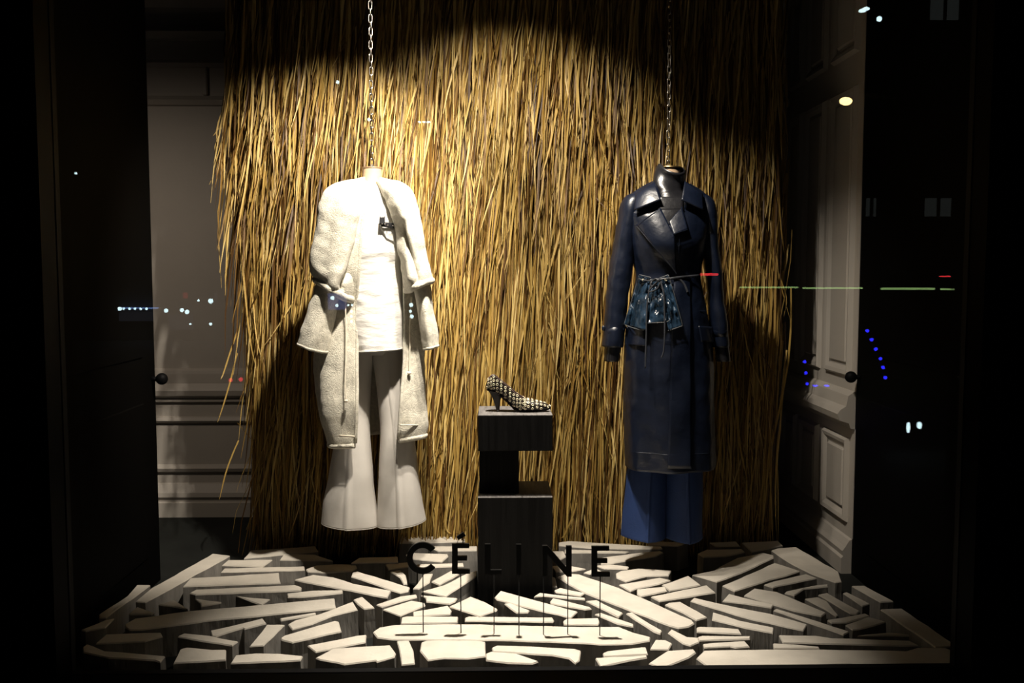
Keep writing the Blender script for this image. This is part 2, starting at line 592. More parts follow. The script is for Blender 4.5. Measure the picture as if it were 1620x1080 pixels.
# ------------------------------------------------------------------ stones on the floor
STONES = [
 (112,[-1430,3908,-1436,3750,-1392,3736,-1227,4359,-1317,4392]),
 (113,[-1493,3806,-1522,3603,-1505,3568,-1480,3567,-1466,3742,-1459,3786,-1447,3945,-1504,3946]),
 (110,[-1152,4319,-1044,4354,-829,4428,-860,4510,-1154,4443]),
 (120,[-1216,4187,-1028,4162,-1008,4266,-1209,4265]),
 (115,[-978,4279,-731,4257,-831,4354,-979,4370]),
 (116,[-1196,4102,-833,4124,-846,4178,-1196,4155]),
 (111,[-1305,3929,-904,3964,-942,4101,-1308,4037]),
 (110,[-1252,3850,-1222,3829,-799,3871,-805,3912,-837,3940,-1238,3890]),
 (110,[-811,3980,-431,3774,-425,3859,-590,3950,-692,4038,-787,4074,-855,4009]),
 (109,[-821,4123,-728,4105,-630,4126,-610,4172,-622,4220,-712,4227,-798,4209,-835,4158]),
 (115,[-834,3777,-771,3776,-620,3822,-624,3857,-746,3855,-846,3821]),
 (117,[-1365,3454,-1337,3429,-1295,3428,-1081,3514,-615,3636,-640,3752,-1057,3649,-1176,3620,-1361,3542,-1377,3487]),
 (113,[-1402,3600,-1320,3599,-1314,3616,-1404,3681,-1409,3609]),
 (121,[-1245,3656,-1188,3627,-1277,3735,-1322,3685]),
 (121,[-1162,3700,-1147,3659,-1084,3697,-1081,3708,-1200,3748]),
 (109,[-922,3707,-904,3773,-1054,3813]),
 (112,[-1022,3376,-1006,3372,-930,3453,-921,3442,-853,3498,-880,3549,-1043,3428]),
 (117,[-803,3512,-683,3570,-686,3593,-812,3534]),
 (117,[-741,3422,-679,3473,-619,3555,-528,3622,-561,3713,-673,3575,-749,3516,-768,3475]),
 (114,[-760,3331,-717,3305,-557,3405,-583,3504,-600,3513,-760,3370,-767,3347]),
 (113,[-861,3276,-813,3283,-809,3312,-781,3480,-849,3482]),
 (121,[-1083,3328,-918,3265,-907,3302,-1022,3357,-1124,3383,-1138,3352]),
 (111,[-1416,3316,-1249,3334,-1200,3379,-1219,3415,-1413,3402]),
 (110,[-1429,3244,-1383,3222,-1320,3193,-1156,3169,-1130,3152,-1131,3203,-1232,3226,-1355,3250,-1413,3295,-1444,3313,-1450,3288]),
 (113,[-1081,3136,-911,3159,-934,3246,-984,3247,-1077,3270,-1097,3252]),
 (112,[-888,3134,-657,3154,-656,3189,-742,3211,-823,3216,-889,3200]),
 (109,[-1504,3440,-1446,3476,-1449,3569,-1477,3552,-1527,3454]),
 (119,[-615,3206,-454,3290,-460,3359,-494,3352,-655,3264]),
 (121,[-588,3138,-523,3110,-499,3096,-399,3127,-392,3114,-338,3154,-336,3188,-363,3257,-559,3229,-605,3152]),
 (113,[-617,4039,-384,3823,-352,3843,-350,3894,-599,4111,-619,4095]),
 (121,[-642,4206,-429,4212,-441,4299,-616,4284]),
 (113,[-465,4133,-381,4171,-387,4237,-488,4209]),
 (112,[-404,4026,-381,3939,-364,3939,-382,4059,-413,4128,-455,4106]),
 (111,[-458,4548,-287,4556,-140,4575,-142,4648,-261,4659,-410,4682,-468,4684]),
 (113,[-392,4294,-234,4241,-209,4328,-214,4359,-384,4383,-409,4357]),
 (113,[-263,4412,-77,4416,-78,4484,-315,4488]),
 (119,[-334,4135,-132,4155,-136,4203,-346,4187]),
 (120,[-334,3857,-309,3852,-270,3934,-263,4050,-302,4044]),
 (114,[-227,3914,-150,4060,-187,4106,-265,3963]),
 (110,[-193,3785,-71,4048,-72,4116,-108,4094,-207,3931,-298,3851]),
 (118,[-505,3627,-465,3639,-531,3767,-562,3735]),
 (114,[-439,3659,-309,3770,-315,3803,-380,3781,-465,3687]),
 (119,[-357,3546,-268,3660,-273,3688,-328,3717,-431,3618]),
 (115,[-275,3762,-268,3712,-175,3684,-154,3710,-145,3750,-297,3786]),
 (117,[-53,3542,13,3602,16,3620,-32,3698,-93,3763,-174,3651]),
 (112,[-307,3555,-167,3578,-163,3623,-181,3674,-313,3608]),
 (111,[-348,3487,-136,3494,-135,3554,-333,3562,-351,3550]),
 (112,[-108,3505,226,3490,231,3510,226,3539,-94,3556,-109,3542]),
 (116,[14,3728,147,3625,295,3520,327,3587,151,3733,30,3834,4,3758]),
 (113,[89,3588,134,3587,141,3614,66,3694,43,3689]),
 (115,[-419,3343,-364,3324,-183,3317,-2,3311,134,3296,268,3282,379,3263,492,3266,559,3294,567,3329,512,3372,466,3429,327,3432,140,3445,-49,3465,-238,3468,-368,3465,-424,3440,-442,3397]),
 (117,[-308,3097,-264,3107,-278,3218,-301,3307,-345,3303]),
 (113,[-257,3228,-223,3143,-168,3160,-89,3154,-26,3173,-29,3301,-64,3315,-241,3316,-257,3301]),
 (109,[-25,3148,50,3124,133,3118,153,3135,80,3202,-8,3221,-27,3204]),
 (113,[-2,3213,205,3176,258,3149,276,3106,293,3132,305,3213,286,3230,132,3255,12,3266,-6,3247]),
 (118,[315,4472,458,4426,790,4402,806,4414,804,4443,370,4546,319,4527]),
 (120,[744,4462,881,4442,946,4502,804,4523,751,4506]),
 (113,[335,4369,624,4364,641,4382,339,4421]),
 (121,[484,4166,525,4172,631,4224,748,4277,796,4338,783,4362,653,4325,488,4260]),
 (117,[492,4115,594,4105,606,4140,538,4174,457,4158]),
 (112,[275,4090,354,4099,412,4128,334,4183,261,4174]),
 (115,[267,4262,299,4239,337,4305,333,4386,274,4387]),
 (115,[531,3995,565,3940,664,4012,761,4020,786,4087,645,4119,559,4085,536,4055]),
 (118,[419,4038,480,4067,453,4119,395,4059]),
 (113,[346,3863,382,3799,475,3677,659,3438,687,3416,728,3430,756,3463,753,3496,524,3868,375,4048,325,4061,277,4016]),
 (115,[566,3816,595,3852,696,3905,758,3956,718,3992,529,3903]),
 (116,[588,3786,598,3751,718,3819,718,3870,596,3840]),
 (111,[732,3833,876,3904,848,4025,712,3908]),
 (112,[667,3706,916,3805,899,3897,641,3761]),
 (113,[735,3574,769,3493,818,3525,748,3696,699,3685,680,3664]),
 (113,[867,4032,952,3937,1088,4054,1295,4271,1307,4310,1268,4350,1126,4274,1060,4199,975,4091]),
 (121,[991,3793,1178,3935,1265,3987,1345,4049,1269,4168,958,3865]),
 (109,[1176,3595,1262,3537,1294,3575,1174,3814,1091,3860,1026,3777]),
 (110,[1005,3678,1096,3630,1115,3663,968,3795,920,3708]),
 (109,[892,3608,990,3505,1145,3393,1180,3456,1072,3570,907,3683,816,3755,793,3718]),
 (116,[934,3404,1020,3353,1039,3408,931,3481,850,3569,827,3490]),
 (119,[445,3571,477,3516,500,3562,414,3706,369,3695]),
 (113,[465,3464,521,3431,525,3463,418,3580,390,3565]),
 (117,[587,3372,607,3350,619,3385,536,3572,511,3560]),
 (117,[263,3450,391,3445,400,3477,399,3515,276,3510,263,3488]),
 (119,[227,3673,357,3600,384,3609,377,3629,240,3732,226,3698]),
 (116,[212,3767,305,3736,369,3721,371,3741,190,3806,164,3759]),
 (120,[256,3799,354,3753,375,3788,278,3853,252,3826]),
 (114,[243,3880,267,3889,267,4004,251,4014]),
 (111,[675,3275,697,3255,742,3294,742,3328,703,3336,659,3411,639,3379]),
 (119,[546,3206,610,3204,633,3259,615,3290,579,3293,553,3231]),
 (112,[380,3165,535,3182,537,3242,524,3243,396,3210,379,3194]),
 (110,[359,3086,403,3106,528,3158,529,3177,349,3156]),
 (115,[561,3058,669,3144,703,3187,699,3215,604,3201,523,3098]),
 (112,[746,3379,906,3357,908,3404,847,3422,767,3431,755,3424]),
 (119,[734,3281,919,3293,928,3318,754,3325,736,3315]),
 (119,[738,3217,831,3228,846,3215,900,3224,895,3275,776,3260,740,3251]),
 (116,[713,3070,842,3052,989,3062,1203,3075,1230,3057,1407,3071,1575,3068,1608,3136,1605,3168,1582,3205,1485,3207,1433,3179,1146,3200,1013,3202,791,3201,731,3197,692,3135]),
 (113,[1219,4364,1398,4468,1398,4546,1213,4519]),
 (111,[1069,4462,1191,4466,1191,4549,1057,4531]),
 (114,[973,4284,1077,4294,1187,4361,1182,4408,1013,4400,958,4342]),
 (115,[1347,4178,1392,4026,1453,3915,1484,3925,1519,4057,1489,4224,1451,4433,1358,4415,1317,4382]),
 (120,[1164,3839,1191,3859,1388,3955,1358,4011,1187,3916,1136,3875]),
 (118,[1224,3747,1290,3826,1400,3854,1409,3881,1353,3870,1206,3797,1193,3777]),
 (114,[1299,3597,1313,3522,1327,3534,1338,3689,1315,3737,1258,3719]),
 (119,[1373,3537,1396,3531,1421,3563,1367,3771,1323,3752]),
 (117,[1454,3622,1494,3649,1453,3785,1433,3775]),
 (112,[1550,3681,1606,3689,1562,3879,1508,3876]),
 (114,[1273,3455,1330,3457,1444,3523,1435,3549,1265,3484]),
 (110,[1328,3394,1358,3401,1486,3473,1438,3525,1319,3443]),
 (109,[1514,3337,1519,3348,1455,3370,1326,3341]),
 (120,[1547,3203,1630,3212,1593,3583,1506,3576]),
 (112,[1275,3342,1308,3373,1230,3473,1110,3612,1093,3597]),
 (113,[1031,3271,1505,3232,1489,3281,1221,3309,1170,3334,1038,3341]),
 (121,[978,3202,1138,3199,1140,3213,1055,3237,988,3246]),
]



def make_stone(h, flat, i):
    rnd = random.Random(i * 13 + 5)
    H = h / 1000
    pts = [(flat[k] / 1000, flat[k + 1] / 1000) for k in range(0, len(flat), 2)]
    cx = sum(p[0] for p in pts) / len(pts); cy = sum(p[1] for p in pts) / len(pts)
    out = []
    n = len(pts)
    for k in range(n):
        a, b = pts[k], pts[(k + 1) % n]
        L = math.hypot(b[0] - a[0], b[1] - a[1])
        s = max(1, int(L / 0.055))
        nx, ny = (b[1] - a[1]) / max(L, 1e-6), -(b[0] - a[0]) / max(L, 1e-6)
        for q in range(s):
            t = q / s
            j = rnd.uniform(-.003, .003) if q else 0
            out.append((a[0] + (b[0] - a[0]) * t + nx * j, a[1] + (b[1] - a[1]) * t + ny * j))
    n = len(out)

    def inset(d, j=0.0):
        r = []
        for k in range(n):
            p0, p1, p2 = out[k - 1], out[k], out[(k + 1) % n]
            d1 = Vector((p1[0] - p0[0], p1[1] - p0[1])); d2 = Vector((p2[0] - p1[0], p2[1] - p1[1]))
            t = d1.normalized() + d2.normalized()
            t = t.normalized() if t.length > 1e-6 else d1.normalized()
            nn = Vector((t.y, -t.x))
            e = d + rnd.uniform(-j, j)
            r.append((p1[0] + nn.x * e - cx, p1[1] + nn.y * e - cy))
        return r
    bm = bmesh.new()
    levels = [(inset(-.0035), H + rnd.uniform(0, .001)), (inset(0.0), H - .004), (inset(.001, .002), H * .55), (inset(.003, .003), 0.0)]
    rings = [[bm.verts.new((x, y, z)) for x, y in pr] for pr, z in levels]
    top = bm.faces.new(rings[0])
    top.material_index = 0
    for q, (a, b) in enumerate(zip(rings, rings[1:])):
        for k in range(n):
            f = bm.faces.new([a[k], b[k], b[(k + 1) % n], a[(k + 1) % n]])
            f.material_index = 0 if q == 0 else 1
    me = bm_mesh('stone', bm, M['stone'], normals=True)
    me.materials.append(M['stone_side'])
    o = bpy.data.objects.new('stone', me)
    COL.objects.link(o)
    o.parent = floor
    o.location = (cx, cy, 0.0)
    return o


for i, (h, flat) in enumerate(STONES):
    make_stone(h, flat, i)

# ------------------------------------------------------------------ thatch
YT = 4.66
thatch = empty('thatch_screen', (0.08, 4.78, 0))
tag(thatch, 'tall shaggy golden thatch screen of dry straw hanging behind both mannequins', 'thatch screen')
box('backing_board', -1.18, 1.36, 4.80, 4.83, 0.0, 3.11, M['paint_black'], thatch)


def x_edges(z):
    zz = [0.05, 0.6, 1.4, 1.62, 1.9, 2.25, 2.5, 2.75, 3.1]
    l = [-1.215, -1.225, -1.255, -1.275, -1.32, -1.335, -1.27, -1.22, -1.20]
    r = [1.45, 1.45, 1.44, 1.44, 1.44, 1.42, 1.41, 1.40, 1.40]
    return np.interp(z, zz, l), np.interp(z, zz, r)


def blades(n, zr, yr, length, tilt, out, width, seg=7, curl=0.028, spread=1.0):
    """n ribbons: root height, depth, length, sideways tilt, how far the tip stands out, width -> vertices (n,seg+1,2,3)"""
    x0, x1 = x_edges(zr - length * 0.55)
    x = x0 + (x1 - x0) * rng.uniform(0.012, 0.988, n)
    t = np.linspace(0, 1, seg + 1)[None, :]
    bend = rng.normal(0, curl, n)
    ph = rng.uniform(0, 6.28, n)
    xc = x[:, None] + np.sin(tilt)[:, None] * length[:, None] * (t - .55) + bend[:, None] * length[:, None] * (t ** 2 - .4) + .004 * np.sin(ph[:, None] + 9 * t)
    zc = zr[:, None] - np.cos(tilt)[:, None] * length[:, None] * t
    yc = yr[:, None] - out[:, None] * (0.15 * t + 0.85 * t ** 1.7) + .006 * np.sin(ph[:, None] * 1.7 + 6 * t)
    e0, e1 = x_edges(zc)
    xc = np.clip(xc, e0 - .035 - .03 * rng.uniform(0, 1, n)[:, None], e1 + .01 + .03 * rng.uniform(0, 1, n)[:, None])
    zc = np.maximum(zc, 0.012 + 0.03 * rng.uniform(0, 1, n)[:, None])
    a = rng.normal(0, 0.45, n)[:, None] + rng.normal(0, 0.5, n)[:, None] * t
    wv = width[:, None] * np.clip(0.75 + 0.6 * t - 1.25 * t ** 4, 0.12, 1.0) * 0.5
    dx, dy = np.cos(a) * wv, np.sin(a) * wv
    V = np.zeros((n, seg + 1, 2, 3))
    V[:, :, 0] = np.stack([xc - dx, yc - dy, zc], -1)
    V[:, :, 1] = np.stack([xc + dx, yc + dy, zc], -1)
    return V


def blades_mesh(name, V):
    n, s1 = V.shape[:2]
    base = (np.arange(n) * s1 * 2)[:, None]
    i = np.arange(s1 - 1)[None, :]
    a = base + i * 2
    F = np.stack([a, a + 1, a + 3, a + 2], -1).reshape(-1, 4)
    me = bpy.data.meshes.new(name)
    co = V.reshape(-1, 3)
    me.vertices.add(len(co)); me.vertices.foreach_set('co', co.ravel())
    me.loops.add(F.size); me.loops.foreach_set('vertex_index', F.ravel().astype(np.int32))
    me.polygons.add(len(F))
    me.polygons.foreach_set('loop_start', np.arange(0, F.size, 4, dtype=np.int32))
    me.polygons.foreach_set('loop_total', np.full(len(F), 4, dtype=np.int32))
    me.polygons.foreach_set('use_smooth', np.ones(len(F), dtype=bool))
    me.materials.append(M['straw'])
    me.update(calc_edges=True)
    return me


parts_ = []
# dense ground layer
n = 3800
zr = rng.uniform(0.45, 3.1, n)
parts_.append(blades(n, zr, rng.uniform(4.765, 4.79, n), np.minimum(rng.uniform(.7, 1.5, n), zr - .02), rng.normal(-0.03, .045, n), rng.uniform(.0, .04, n), rng.uniform(.006, .013, n)))
# visible shaggy layer
n = 7400
zr = rng.uniform(0.40, 3.1, n)
parts_.append(blades(n, zr, rng.uniform(4.67, 4.76, n), np.minimum(rng.uniform(.6, 1.5, n), zr - .02), rng.normal(-0.055, .055, n), rng.uniform(.0, .13, n), rng.uniform(.005, .0125, n)))
# thick upper tier whose tips stand out
n = 3000
zr = rng.uniform(2.25, 3.05, n)
parts_.append(blades(n, zr, rng.uniform(4.66, 4.73, n), rng.uniform(.5, .95, n), rng.normal(-0.06, .06, n), rng.uniform(.02, .16, n), rng.uniform(.005, .0125, n)))
# unruly strands crossing the others
n = 700
zr = rng.uniform(0.5, 2.8, n)
parts_.append(blades(n, zr, rng.uniform(4.66, 4.72, n), np.minimum(rng.uniform(.25, .7, n), zr - .02), rng.normal(-0.06, .20, n), rng.uniform(.04, .11, n), rng.uniform(.004, .009, n), curl=.14))
for nm, V in zip(('straw_underlayer', 'straw_layer', 'straw_upper_tier', 'straw_loose_layer'), parts_):
    tag(link(nm, blades_mesh(nm, V), thatch), kind='stuff')

# single long blades that can be told apart at the edges and on the surface
n = 150
zr = rng.uniform(0.7, 2.7, n)
V = blades(n, zr, rng.uniform(4.63, 4.68, n), np.minimum(rng.uniform(.45, .9, n), zr - .03), rng.normal(-0.06, .09, n), rng.uniform(.05, .10, n), rng.uniform(.007, .012, n), seg=8, curl=.07)
for k in range(n):
    link('straw_blade', blades_mesh('straw_blade', V[k:k + 1]), thatch)
# the wisps standing off the left edge and curling on the floor
WISPS = [([(372, 120), (352, 180), (338, 230), (342, 262), (331, 292)], 4.60), ([(380, 110), (352, 165), (340, 205), (347, 245), (358, 274)], 4.60), ([(385, 130), (362, 165), (345, 200), (337, 215)], 4.61),
         ([(370, 560), (362, 600), (352, 640), (344, 668)], 4.63), ([(372, 700), (356, 745), (347, 790)], 4.63), ([(378, 250), (370, 300), (362, 345), (360, 370)], 4.60),
         ([(372, 520), (360, 560), (352, 590), (349, 600)], 4.62), ([(1225, 90), (1242, 160), (1248, 220), (1243, 260)], 4.62), ([(1215, 330), (1232, 420), (1246, 470), (1240, 500)], 4.62),
         ([(716, 780), (705, 830), (712, 846), (735, 838), (742, 822)], 4.58), ([(914, 800), (905, 825), (892, 850), (886, 868)], 4.55), ([(1205, 700), (1190, 780), (1172, 830), (1162, 852)], 4.58)]
for pl, y in WISPS:
    P = np.array([onY(a, b, y) for a, b in pl])
    C_ = crom(P, np.linspace(0, 1, 13))
    C_[:, 2] = np.maximum(C_[:, 2], .13 if C_[-1, 2] < .2 else 0)
    w = .0036 * np.clip(1.1 - np.linspace(0, 1, 13) ** 3, .15, 1)
    C_[:, 1] += np.linspace(.06, 0, 13)
    Vb = np.zeros((1, 13, 2, 3))
    Vb[0, :, 0] = C_ - np.stack([w, w * .3, 0 * w], -1)
    Vb[0, :, 1] = C_ + np.stack([w, w * .3, 0 * w], -1)
    link('straw_blade', blades_mesh('straw_blade', Vb), thatch)

# ------------------------------------------------------------------ plinth
pl = empty('display_plinth', (0.09, 4.0, 0))
tag(pl, 'black stained wooden plinth of three stacked blocks in the middle, shaped like a bracket', 'plinth')


def wood_block(name, x0, x1, y0, y1, z0, z1, crack=None, top=True):
    bm = bmesh.new()
    nx, nzz = 14, 8
    b = box_bm(x0, x1, y0, y1, z0, z1, .003, seg=2)
    o = link(name, bm_mesh(name, b, M['plinth']), pl)
    if top:                                 # thin board, paler grey than the block, as top face
        tb_ = box_bm(x0 + .001, x1 - .001, y0 + .001, y1 - .001, z1 - .003, z1 + .0008)
        tag(link('top_face', bm_mesh('top_face', tb_, M['plinth_top']), o), 'paler grey wooden top face')
    if crack:                               # a drying crack in the front edge
        cb = box_bm(crack - .0012, crack + .0012, y0 - .001, y0 + .02, z1 - .035, z1 + .0012)
        link('drying_crack', bm_mesh('drying_crack', cb, M['letter']), o)
    return o


wood_block('base_block', -.064, .246, 3.858, 4.165, 0.0, .50, .12)
wood_block('middle_block', -.058, .108, 3.93, 4.13, .501, .694, None, False)
wood_block('upper_block', -.062, .245, 3.855, 4.125, .695, .843, .125)

# ------------------------------------------------------------------ shoe
YS = 3.96
sh0 = onY(770, 651, YS)
k_ = (onY(871, 651, YS).x - sh0.x) / (1305 - 220)         # metres per traced unit
ZS = 0.8445
sx = lambda u: sh0.x + (u - 220) * k_
sz = lambda v: ZS + (768 - v) * k_
shoe = empty('eyelet_pump', (sx(760), YS, ZS))
tag(shoe, 'dark pointed pump covered in pale gold eyelets on top of the black plinth', 'shoe')
prof = np.array([  # u, top, bottom, half width(m), alpha max
    (222, 330, 392, .006, 1.9), (240, 235, 402, .016, 1.9), (290, 165, 425, .024, 1.92), (350, 155, 450, .028, 1.92), (430, 215, 490, .030, 1.92), (520, 288, 560, .030, 1.92), (620, 372, 660, .031, 1.95),
    (700, 440, 735, .035, 2.0), (770, 495, 762, .038, 2.05), (840, 535, 766, .040, 2.3), (880, 548, 767, .040, 3.1), (960, 560, 767, .039, 3.14), (1060, 585, 764, .035, 3.14), (1150, 605, 755, .028, 3.14),
    (1230, 632, 740, .017, 3.14), (1285, 668, 722, .007, 3.14), (1305, 688, 706, .002, 3.14)])
ST = crom(prof, np.linspace(0, 1, 60))


def shoe_pt(s, a):
    """s 0..1 along the shoe, a -1..1 around from rim to rim (negative: camera side)"""
    q = [np.interp(s, np.linspace(0, 1, 60), ST[:, j]) for j in range(5)]
    al = abs(a) * q[4]
    zt, zb = sz(q[1]), sz(q[2])
    cm = 1 - math.cos(q[4])
    lat = q[3] * math.copysign(abs(math.sin(al)) ** .75, a) * 1.0
    return Vector((sx(q[0]), YS + lat, zb + (zt - zb) * (1 - math.cos(al)) / cm))


vs, fs = [], []
NA = 32
for i in range(60):
    for j in range(NA + 1):
        vs.append(shoe_pt(i / 59, -1 + 2 * j / NA))
for i in range(59):
    for j in range(NA):
        a = i * (NA + 1) + j
        fs.append((a, a + 1, a + NA + 2, a + NA + 1))
up_ = link('upper', mesh_from('upper', vs, fs, M['shoe'], True), shoe)
md = up_.modifiers.new('thickness', 'SOLIDIFY'); md.thickness = .002
# insole
vs, fs = [], []
for i in range(2, 46):
    q = ST[i]
    for s_ in (-1, 1):
        vs.append((sx(q[0]), YS + s_ * q[3] * .85, sz(q[2]) + .006))
for i in range(43):
    fs.append((2 * i, 2 * i + 1, 2 * i + 3, 2 * i + 2))
link('insole', mesh_from('insole', vs, fs, M['shoe_in']), shoe)
# rim binding
rim = [shoe_pt(i / 59, -1) for i in range(0, 36)] + [shoe_pt(i / 59, 1) for i in range(35, -1, -1)]
tube('rim_binding', rim, .0016, M['shoe_in'], shoe, 6)
# sole
vs, fs = [], []
for i in range(60):
    q = ST[i]
    for s_ in (-1, 1):
        for d_ in (0, -.004):
            vs.append((sx(q[0]), YS + s_ * q[3] * .72, sz(q[2]) + .0015 + d_))
for i in range(59):
    a = 4 * i
    for e in ((0, 2), (2, 3), (3, 1), (1, 0)):
        fs.append((a + e[0], a + e[1], a + 4 + e[1], a + 4 + e[0]))
link('sole', mesh_from('sole', vs, fs, M['shoe']), shoe)
# cone heel
hp = [((228, 480), (398, 492), .030), ((262, 470), (480, 480), .028)]
vs, fs = [], []
lv = [(232, 500, 396, 470, .026), (290, 478, 480, 500, .021), (330, 455, 570, 570, .015), (360, 444, 660, 660, .011), (386, 437, 765, 765, .009)]
N_ = 16
for ua, ub, va, vb, w in lv:
    for k in range(N_):
        c, s = math.cos(2 * math.pi * k / N_), math.sin(2 * math.pi * k / N_)
        u = (ua + ub) / 2 + (ub - ua) / 2 * c
        v = (va + vb) / 2 + (vb - va) / 2 * c
        vs.append((sx(u), YS + w * s, sz(v)))
for i in range(len(lv) - 1):
    for k in range(N_):
        l = (k + 1) % N_
        fs.append((i * N_ + k, (i + 1) * N_ + k, (i + 1) * N_ + l, i * N_ + l))
fs.append(tuple(range((len(lv) - 1) * N_, len(lv) * N_)))
link('heel', mesh_from('heel', vs, fs, M['shoe'], True), shoe)
# eyelets
bm = bmesh.new()
A_, B_ = 12, 6
R0, r0 = .0041, .0016
tv = [[bm.verts.new(((R0 + r0 * math.cos(6.2832 * j / B_)) * math.cos(6.2832 * i / A_), (R0 + r0 * math.cos(6.2832 * j / B_)) * math.sin(6.2832 * i / A_), .8 * r0 * math.sin(6.2832 * j / B_))) for j in range(B_)] for i in range(A_)]
for i in range(A_):
    for j in range(B_):
        bm.faces.new([tv[i][j], tv[(i + 1) % A_][j], tv[(i + 1) % A_][(j + 1) % B_], tv[i][(j + 1) % B_]])
eye_me = bm_mesh('eyelet', bm, M['eyelet'], True)
s = 0.035
col_i = 0
while s < .985:
    # arc length of the section from the sole edge to the rim
    tot = 0; pa = shoe_pt(s, -.34); samp = [(0, -.34)]
    for q in range(1, 25):
        a = -.34 - (.66 if True else 0) * q / 24
        pb = shoe_pt(s, a); tot += (pb - pa).length; pa = pb; samp.append((tot, a))
    cnt = max(1, int(tot / .0130))
    for q in range(cnt):
        d = (q + .5 + (.25 if col_i % 2 else -.25)) * tot / cnt
        if d < .002 or d > tot - .001: continue
        a = np.interp(d, [z[0] for z in samp], [z[1] for z in samp])
        for sg in (1, -1):
            aa = a * sg
            p = shoe_pt(s, aa)
            n_ = (shoe_pt(min(1, s + .01), aa) - shoe_pt(s - .01, aa)).cross(shoe_pt(s, aa + .02) - shoe_pt(s, aa - .02))
            if n_.length < 1e-9: continue
            n_.normalize()
            if n_.y * sg > 0 and abs(n_.y) > .2: n_ = -n_
            elif abs(n_.y) <= .2 and n_.z < 0: n_ = -n_
            e = bpy.data.objects.new('eyelet', eye_me)
            COL.objects.link(e)
            e.parent = up_
            e.matrix_parent_inverse = Matrix.Translation(-world_loc(up_))
            e.location = p + n_ * .0018
            e.rotation_euler = n_.to_track_quat('Z', 'Y').to_euler()
    s += .0480
    col_i += 1

# ------------------------------------------------------------------ letters on rods
def letter_bm(polys, y, th=.012):
    bm = bmesh.new()
    for poly in polys:
        f_ = [bm.verts.new((*(onY(a, b, y - th / 2).xz)[:1], y - th / 2, onY(a, b, y - th / 2).z)) for a, b in poly]
        face = bm.faces.new(f_)
        ex = bmesh.ops.extrude_face_region(bm, geom=[face])
        for g in ex['geom']:
            if isinstance(g, bmesh.types.BMVert):
                g.co.y += th
    return bm


def letter(label, polys, rods, extra_rods=()):
    base = onZ(rods[0][0], rods[0][2], .115)
    yd = base.y
    e = empty('standing_letter', (base.x, yd, .115))
    tag(e, label, 'letter', 'sign letters on rods')
    link('letter_face', bm_mesh('letter_face', letter_bm(polys, yd), M['letter']), e)
    for x, y0, y1 in rods:
        b = onZ(x, y1, .115)
        t = onY(x, y0, yd)
        tube('rod', [(t.x, yd, .113), (t.x, yd, t.z + .004)], .0019, M['letter'], e, 8)
    for x, y0, y1 in extra_rods:
        t, b = onY(x, y0, yd), onY(x, y1, yd)
        tube('rod', [(b.x, yd, b.z - .003), (t.x, yd, t.z + .003)], .0019, M['letter'], e, 8)


def arc_c(cx, cy, ro, ri, a0, a1, n=40):
    o_ = [(cx + ro * math.cos(R(a0 + (a1 - a0) * i / n)), cy - ro * 1.0 * math.sin(R(a0 + (a1 - a0) * i / n))) for i in range(n + 1)]
    i_ = [(cx + ri * math.cos(R(a1 + (a0 - a1) * i / n)), cy - ri * math.sin(R(a1 + (a0 - a1) * i / n))) for i in range(n + 1)]
    return o_ + i_


def E_poly(x0, y0, x1, y1, xm, ys, s):
    return [(x0, y0), (x1 - 1, y0), (x1 - 1, y0 + s - 2), (x0 + s, y0 + s - 2), (x0 + s, ys - (s - 2) / 2), (xm, ys - (s - 2) / 2), (xm, ys + (s - 2) / 2), (x0 + s, ys + (s - 2) / 2), (x0 + s, y1 - s + 2), (x1, y1 - s + 2), (x1, y1), (x0, y1)]


letter('black letter C standing on a thin rod at the left end of the sign', [arc_c(668.5, 882.8, 25.0, 16.0, 38, 322)], [(669, 905, 1000)])
letter('black letter E with an acute accent on a thin rod, left half of the sign', [E_poly(715, 860, 743.5, 907.5, 739, 883, 9), [(722, 849), (732.5, 842), (736.5, 847.5), (725.5, 854)]], [(728.8, 905, 1001)], [(732.5, 850, 862)])
letter('black letter L standing on a thin rod before the dark plinth', [[(767, 860.5), (776, 860.5), (776, 901.5), (793.5, 901.5), (793.5, 908.5), (767, 908.5)]], [(781.5, 906, 1002)])
letter('black letter I standing on a thin rod before the dark plinth', [[(816.5, 861), (824.5, 861), (824.5, 909.5), (816.5, 909.5)]], [(821, 906, 1003)])
letter('black letter N standing on two thin rods at the plinth edge', [[(858, 863), (866, 863), (895.5, 897), (895.5, 863.5), (904.5, 863.5), (904.5, 912), (897, 912), (866, 876.5), (866, 911), (858, 911)]], [(860, 908, 1003.5), (898.5, 908, 1004)])
letter('black letter E without accent on a thin rod at the right end of the sign', [E_poly(936, 864, 965, 912, 961, 887, 9)], [(949.5, 909, 1005)])


# ------------------------------------------------------------------ chains
def link_mesh():
    pts = []
    hl, rr = .0105, .0072
    for k in range(10):
        a = math.pi * k / 9
        pts.append((rr * math.cos(a), 0, hl + rr * math.sin(a)))
    for k in range(10):
        a = math.pi + math.pi * k / 9
        pts.append((rr * math.cos(a), 0, -hl + rr * math.sin(a)))
    v, f = tube_data(pts, .0021, 6, True)
    return mesh_from('link', v, f, M['steel'], True)


LINK = link_mesh()


def chain(px, py0, yd, label):
    b = onY(px, py0, yd)
    c = empty('hanging_chain', (b.x, yd, b.z))
    tag(c, label, 'chain', 'hanging chains')
    z = b.z + .012
    i = 0
    while z < 3.12:
        o = bpy.data.objects.new('link', LINK)
        COL.objects.link(o)
        o.parent = c
        o.location = (0.0006 * math.sin(i), 0, z - b.z)
        o.rotation_euler = (0, 0, R(20) + (i % 2) * math.pi / 2 + .15 * math.sin(i * 1.3))
        z += .0275
        i += 1
    return c


YM = 4.12
chain(588.5, 262, YM, 'steel link chain holding up the white outfit on the left')
chain(1057, 258, YM, 'steel link chain holding up the navy leather outfit on the right')

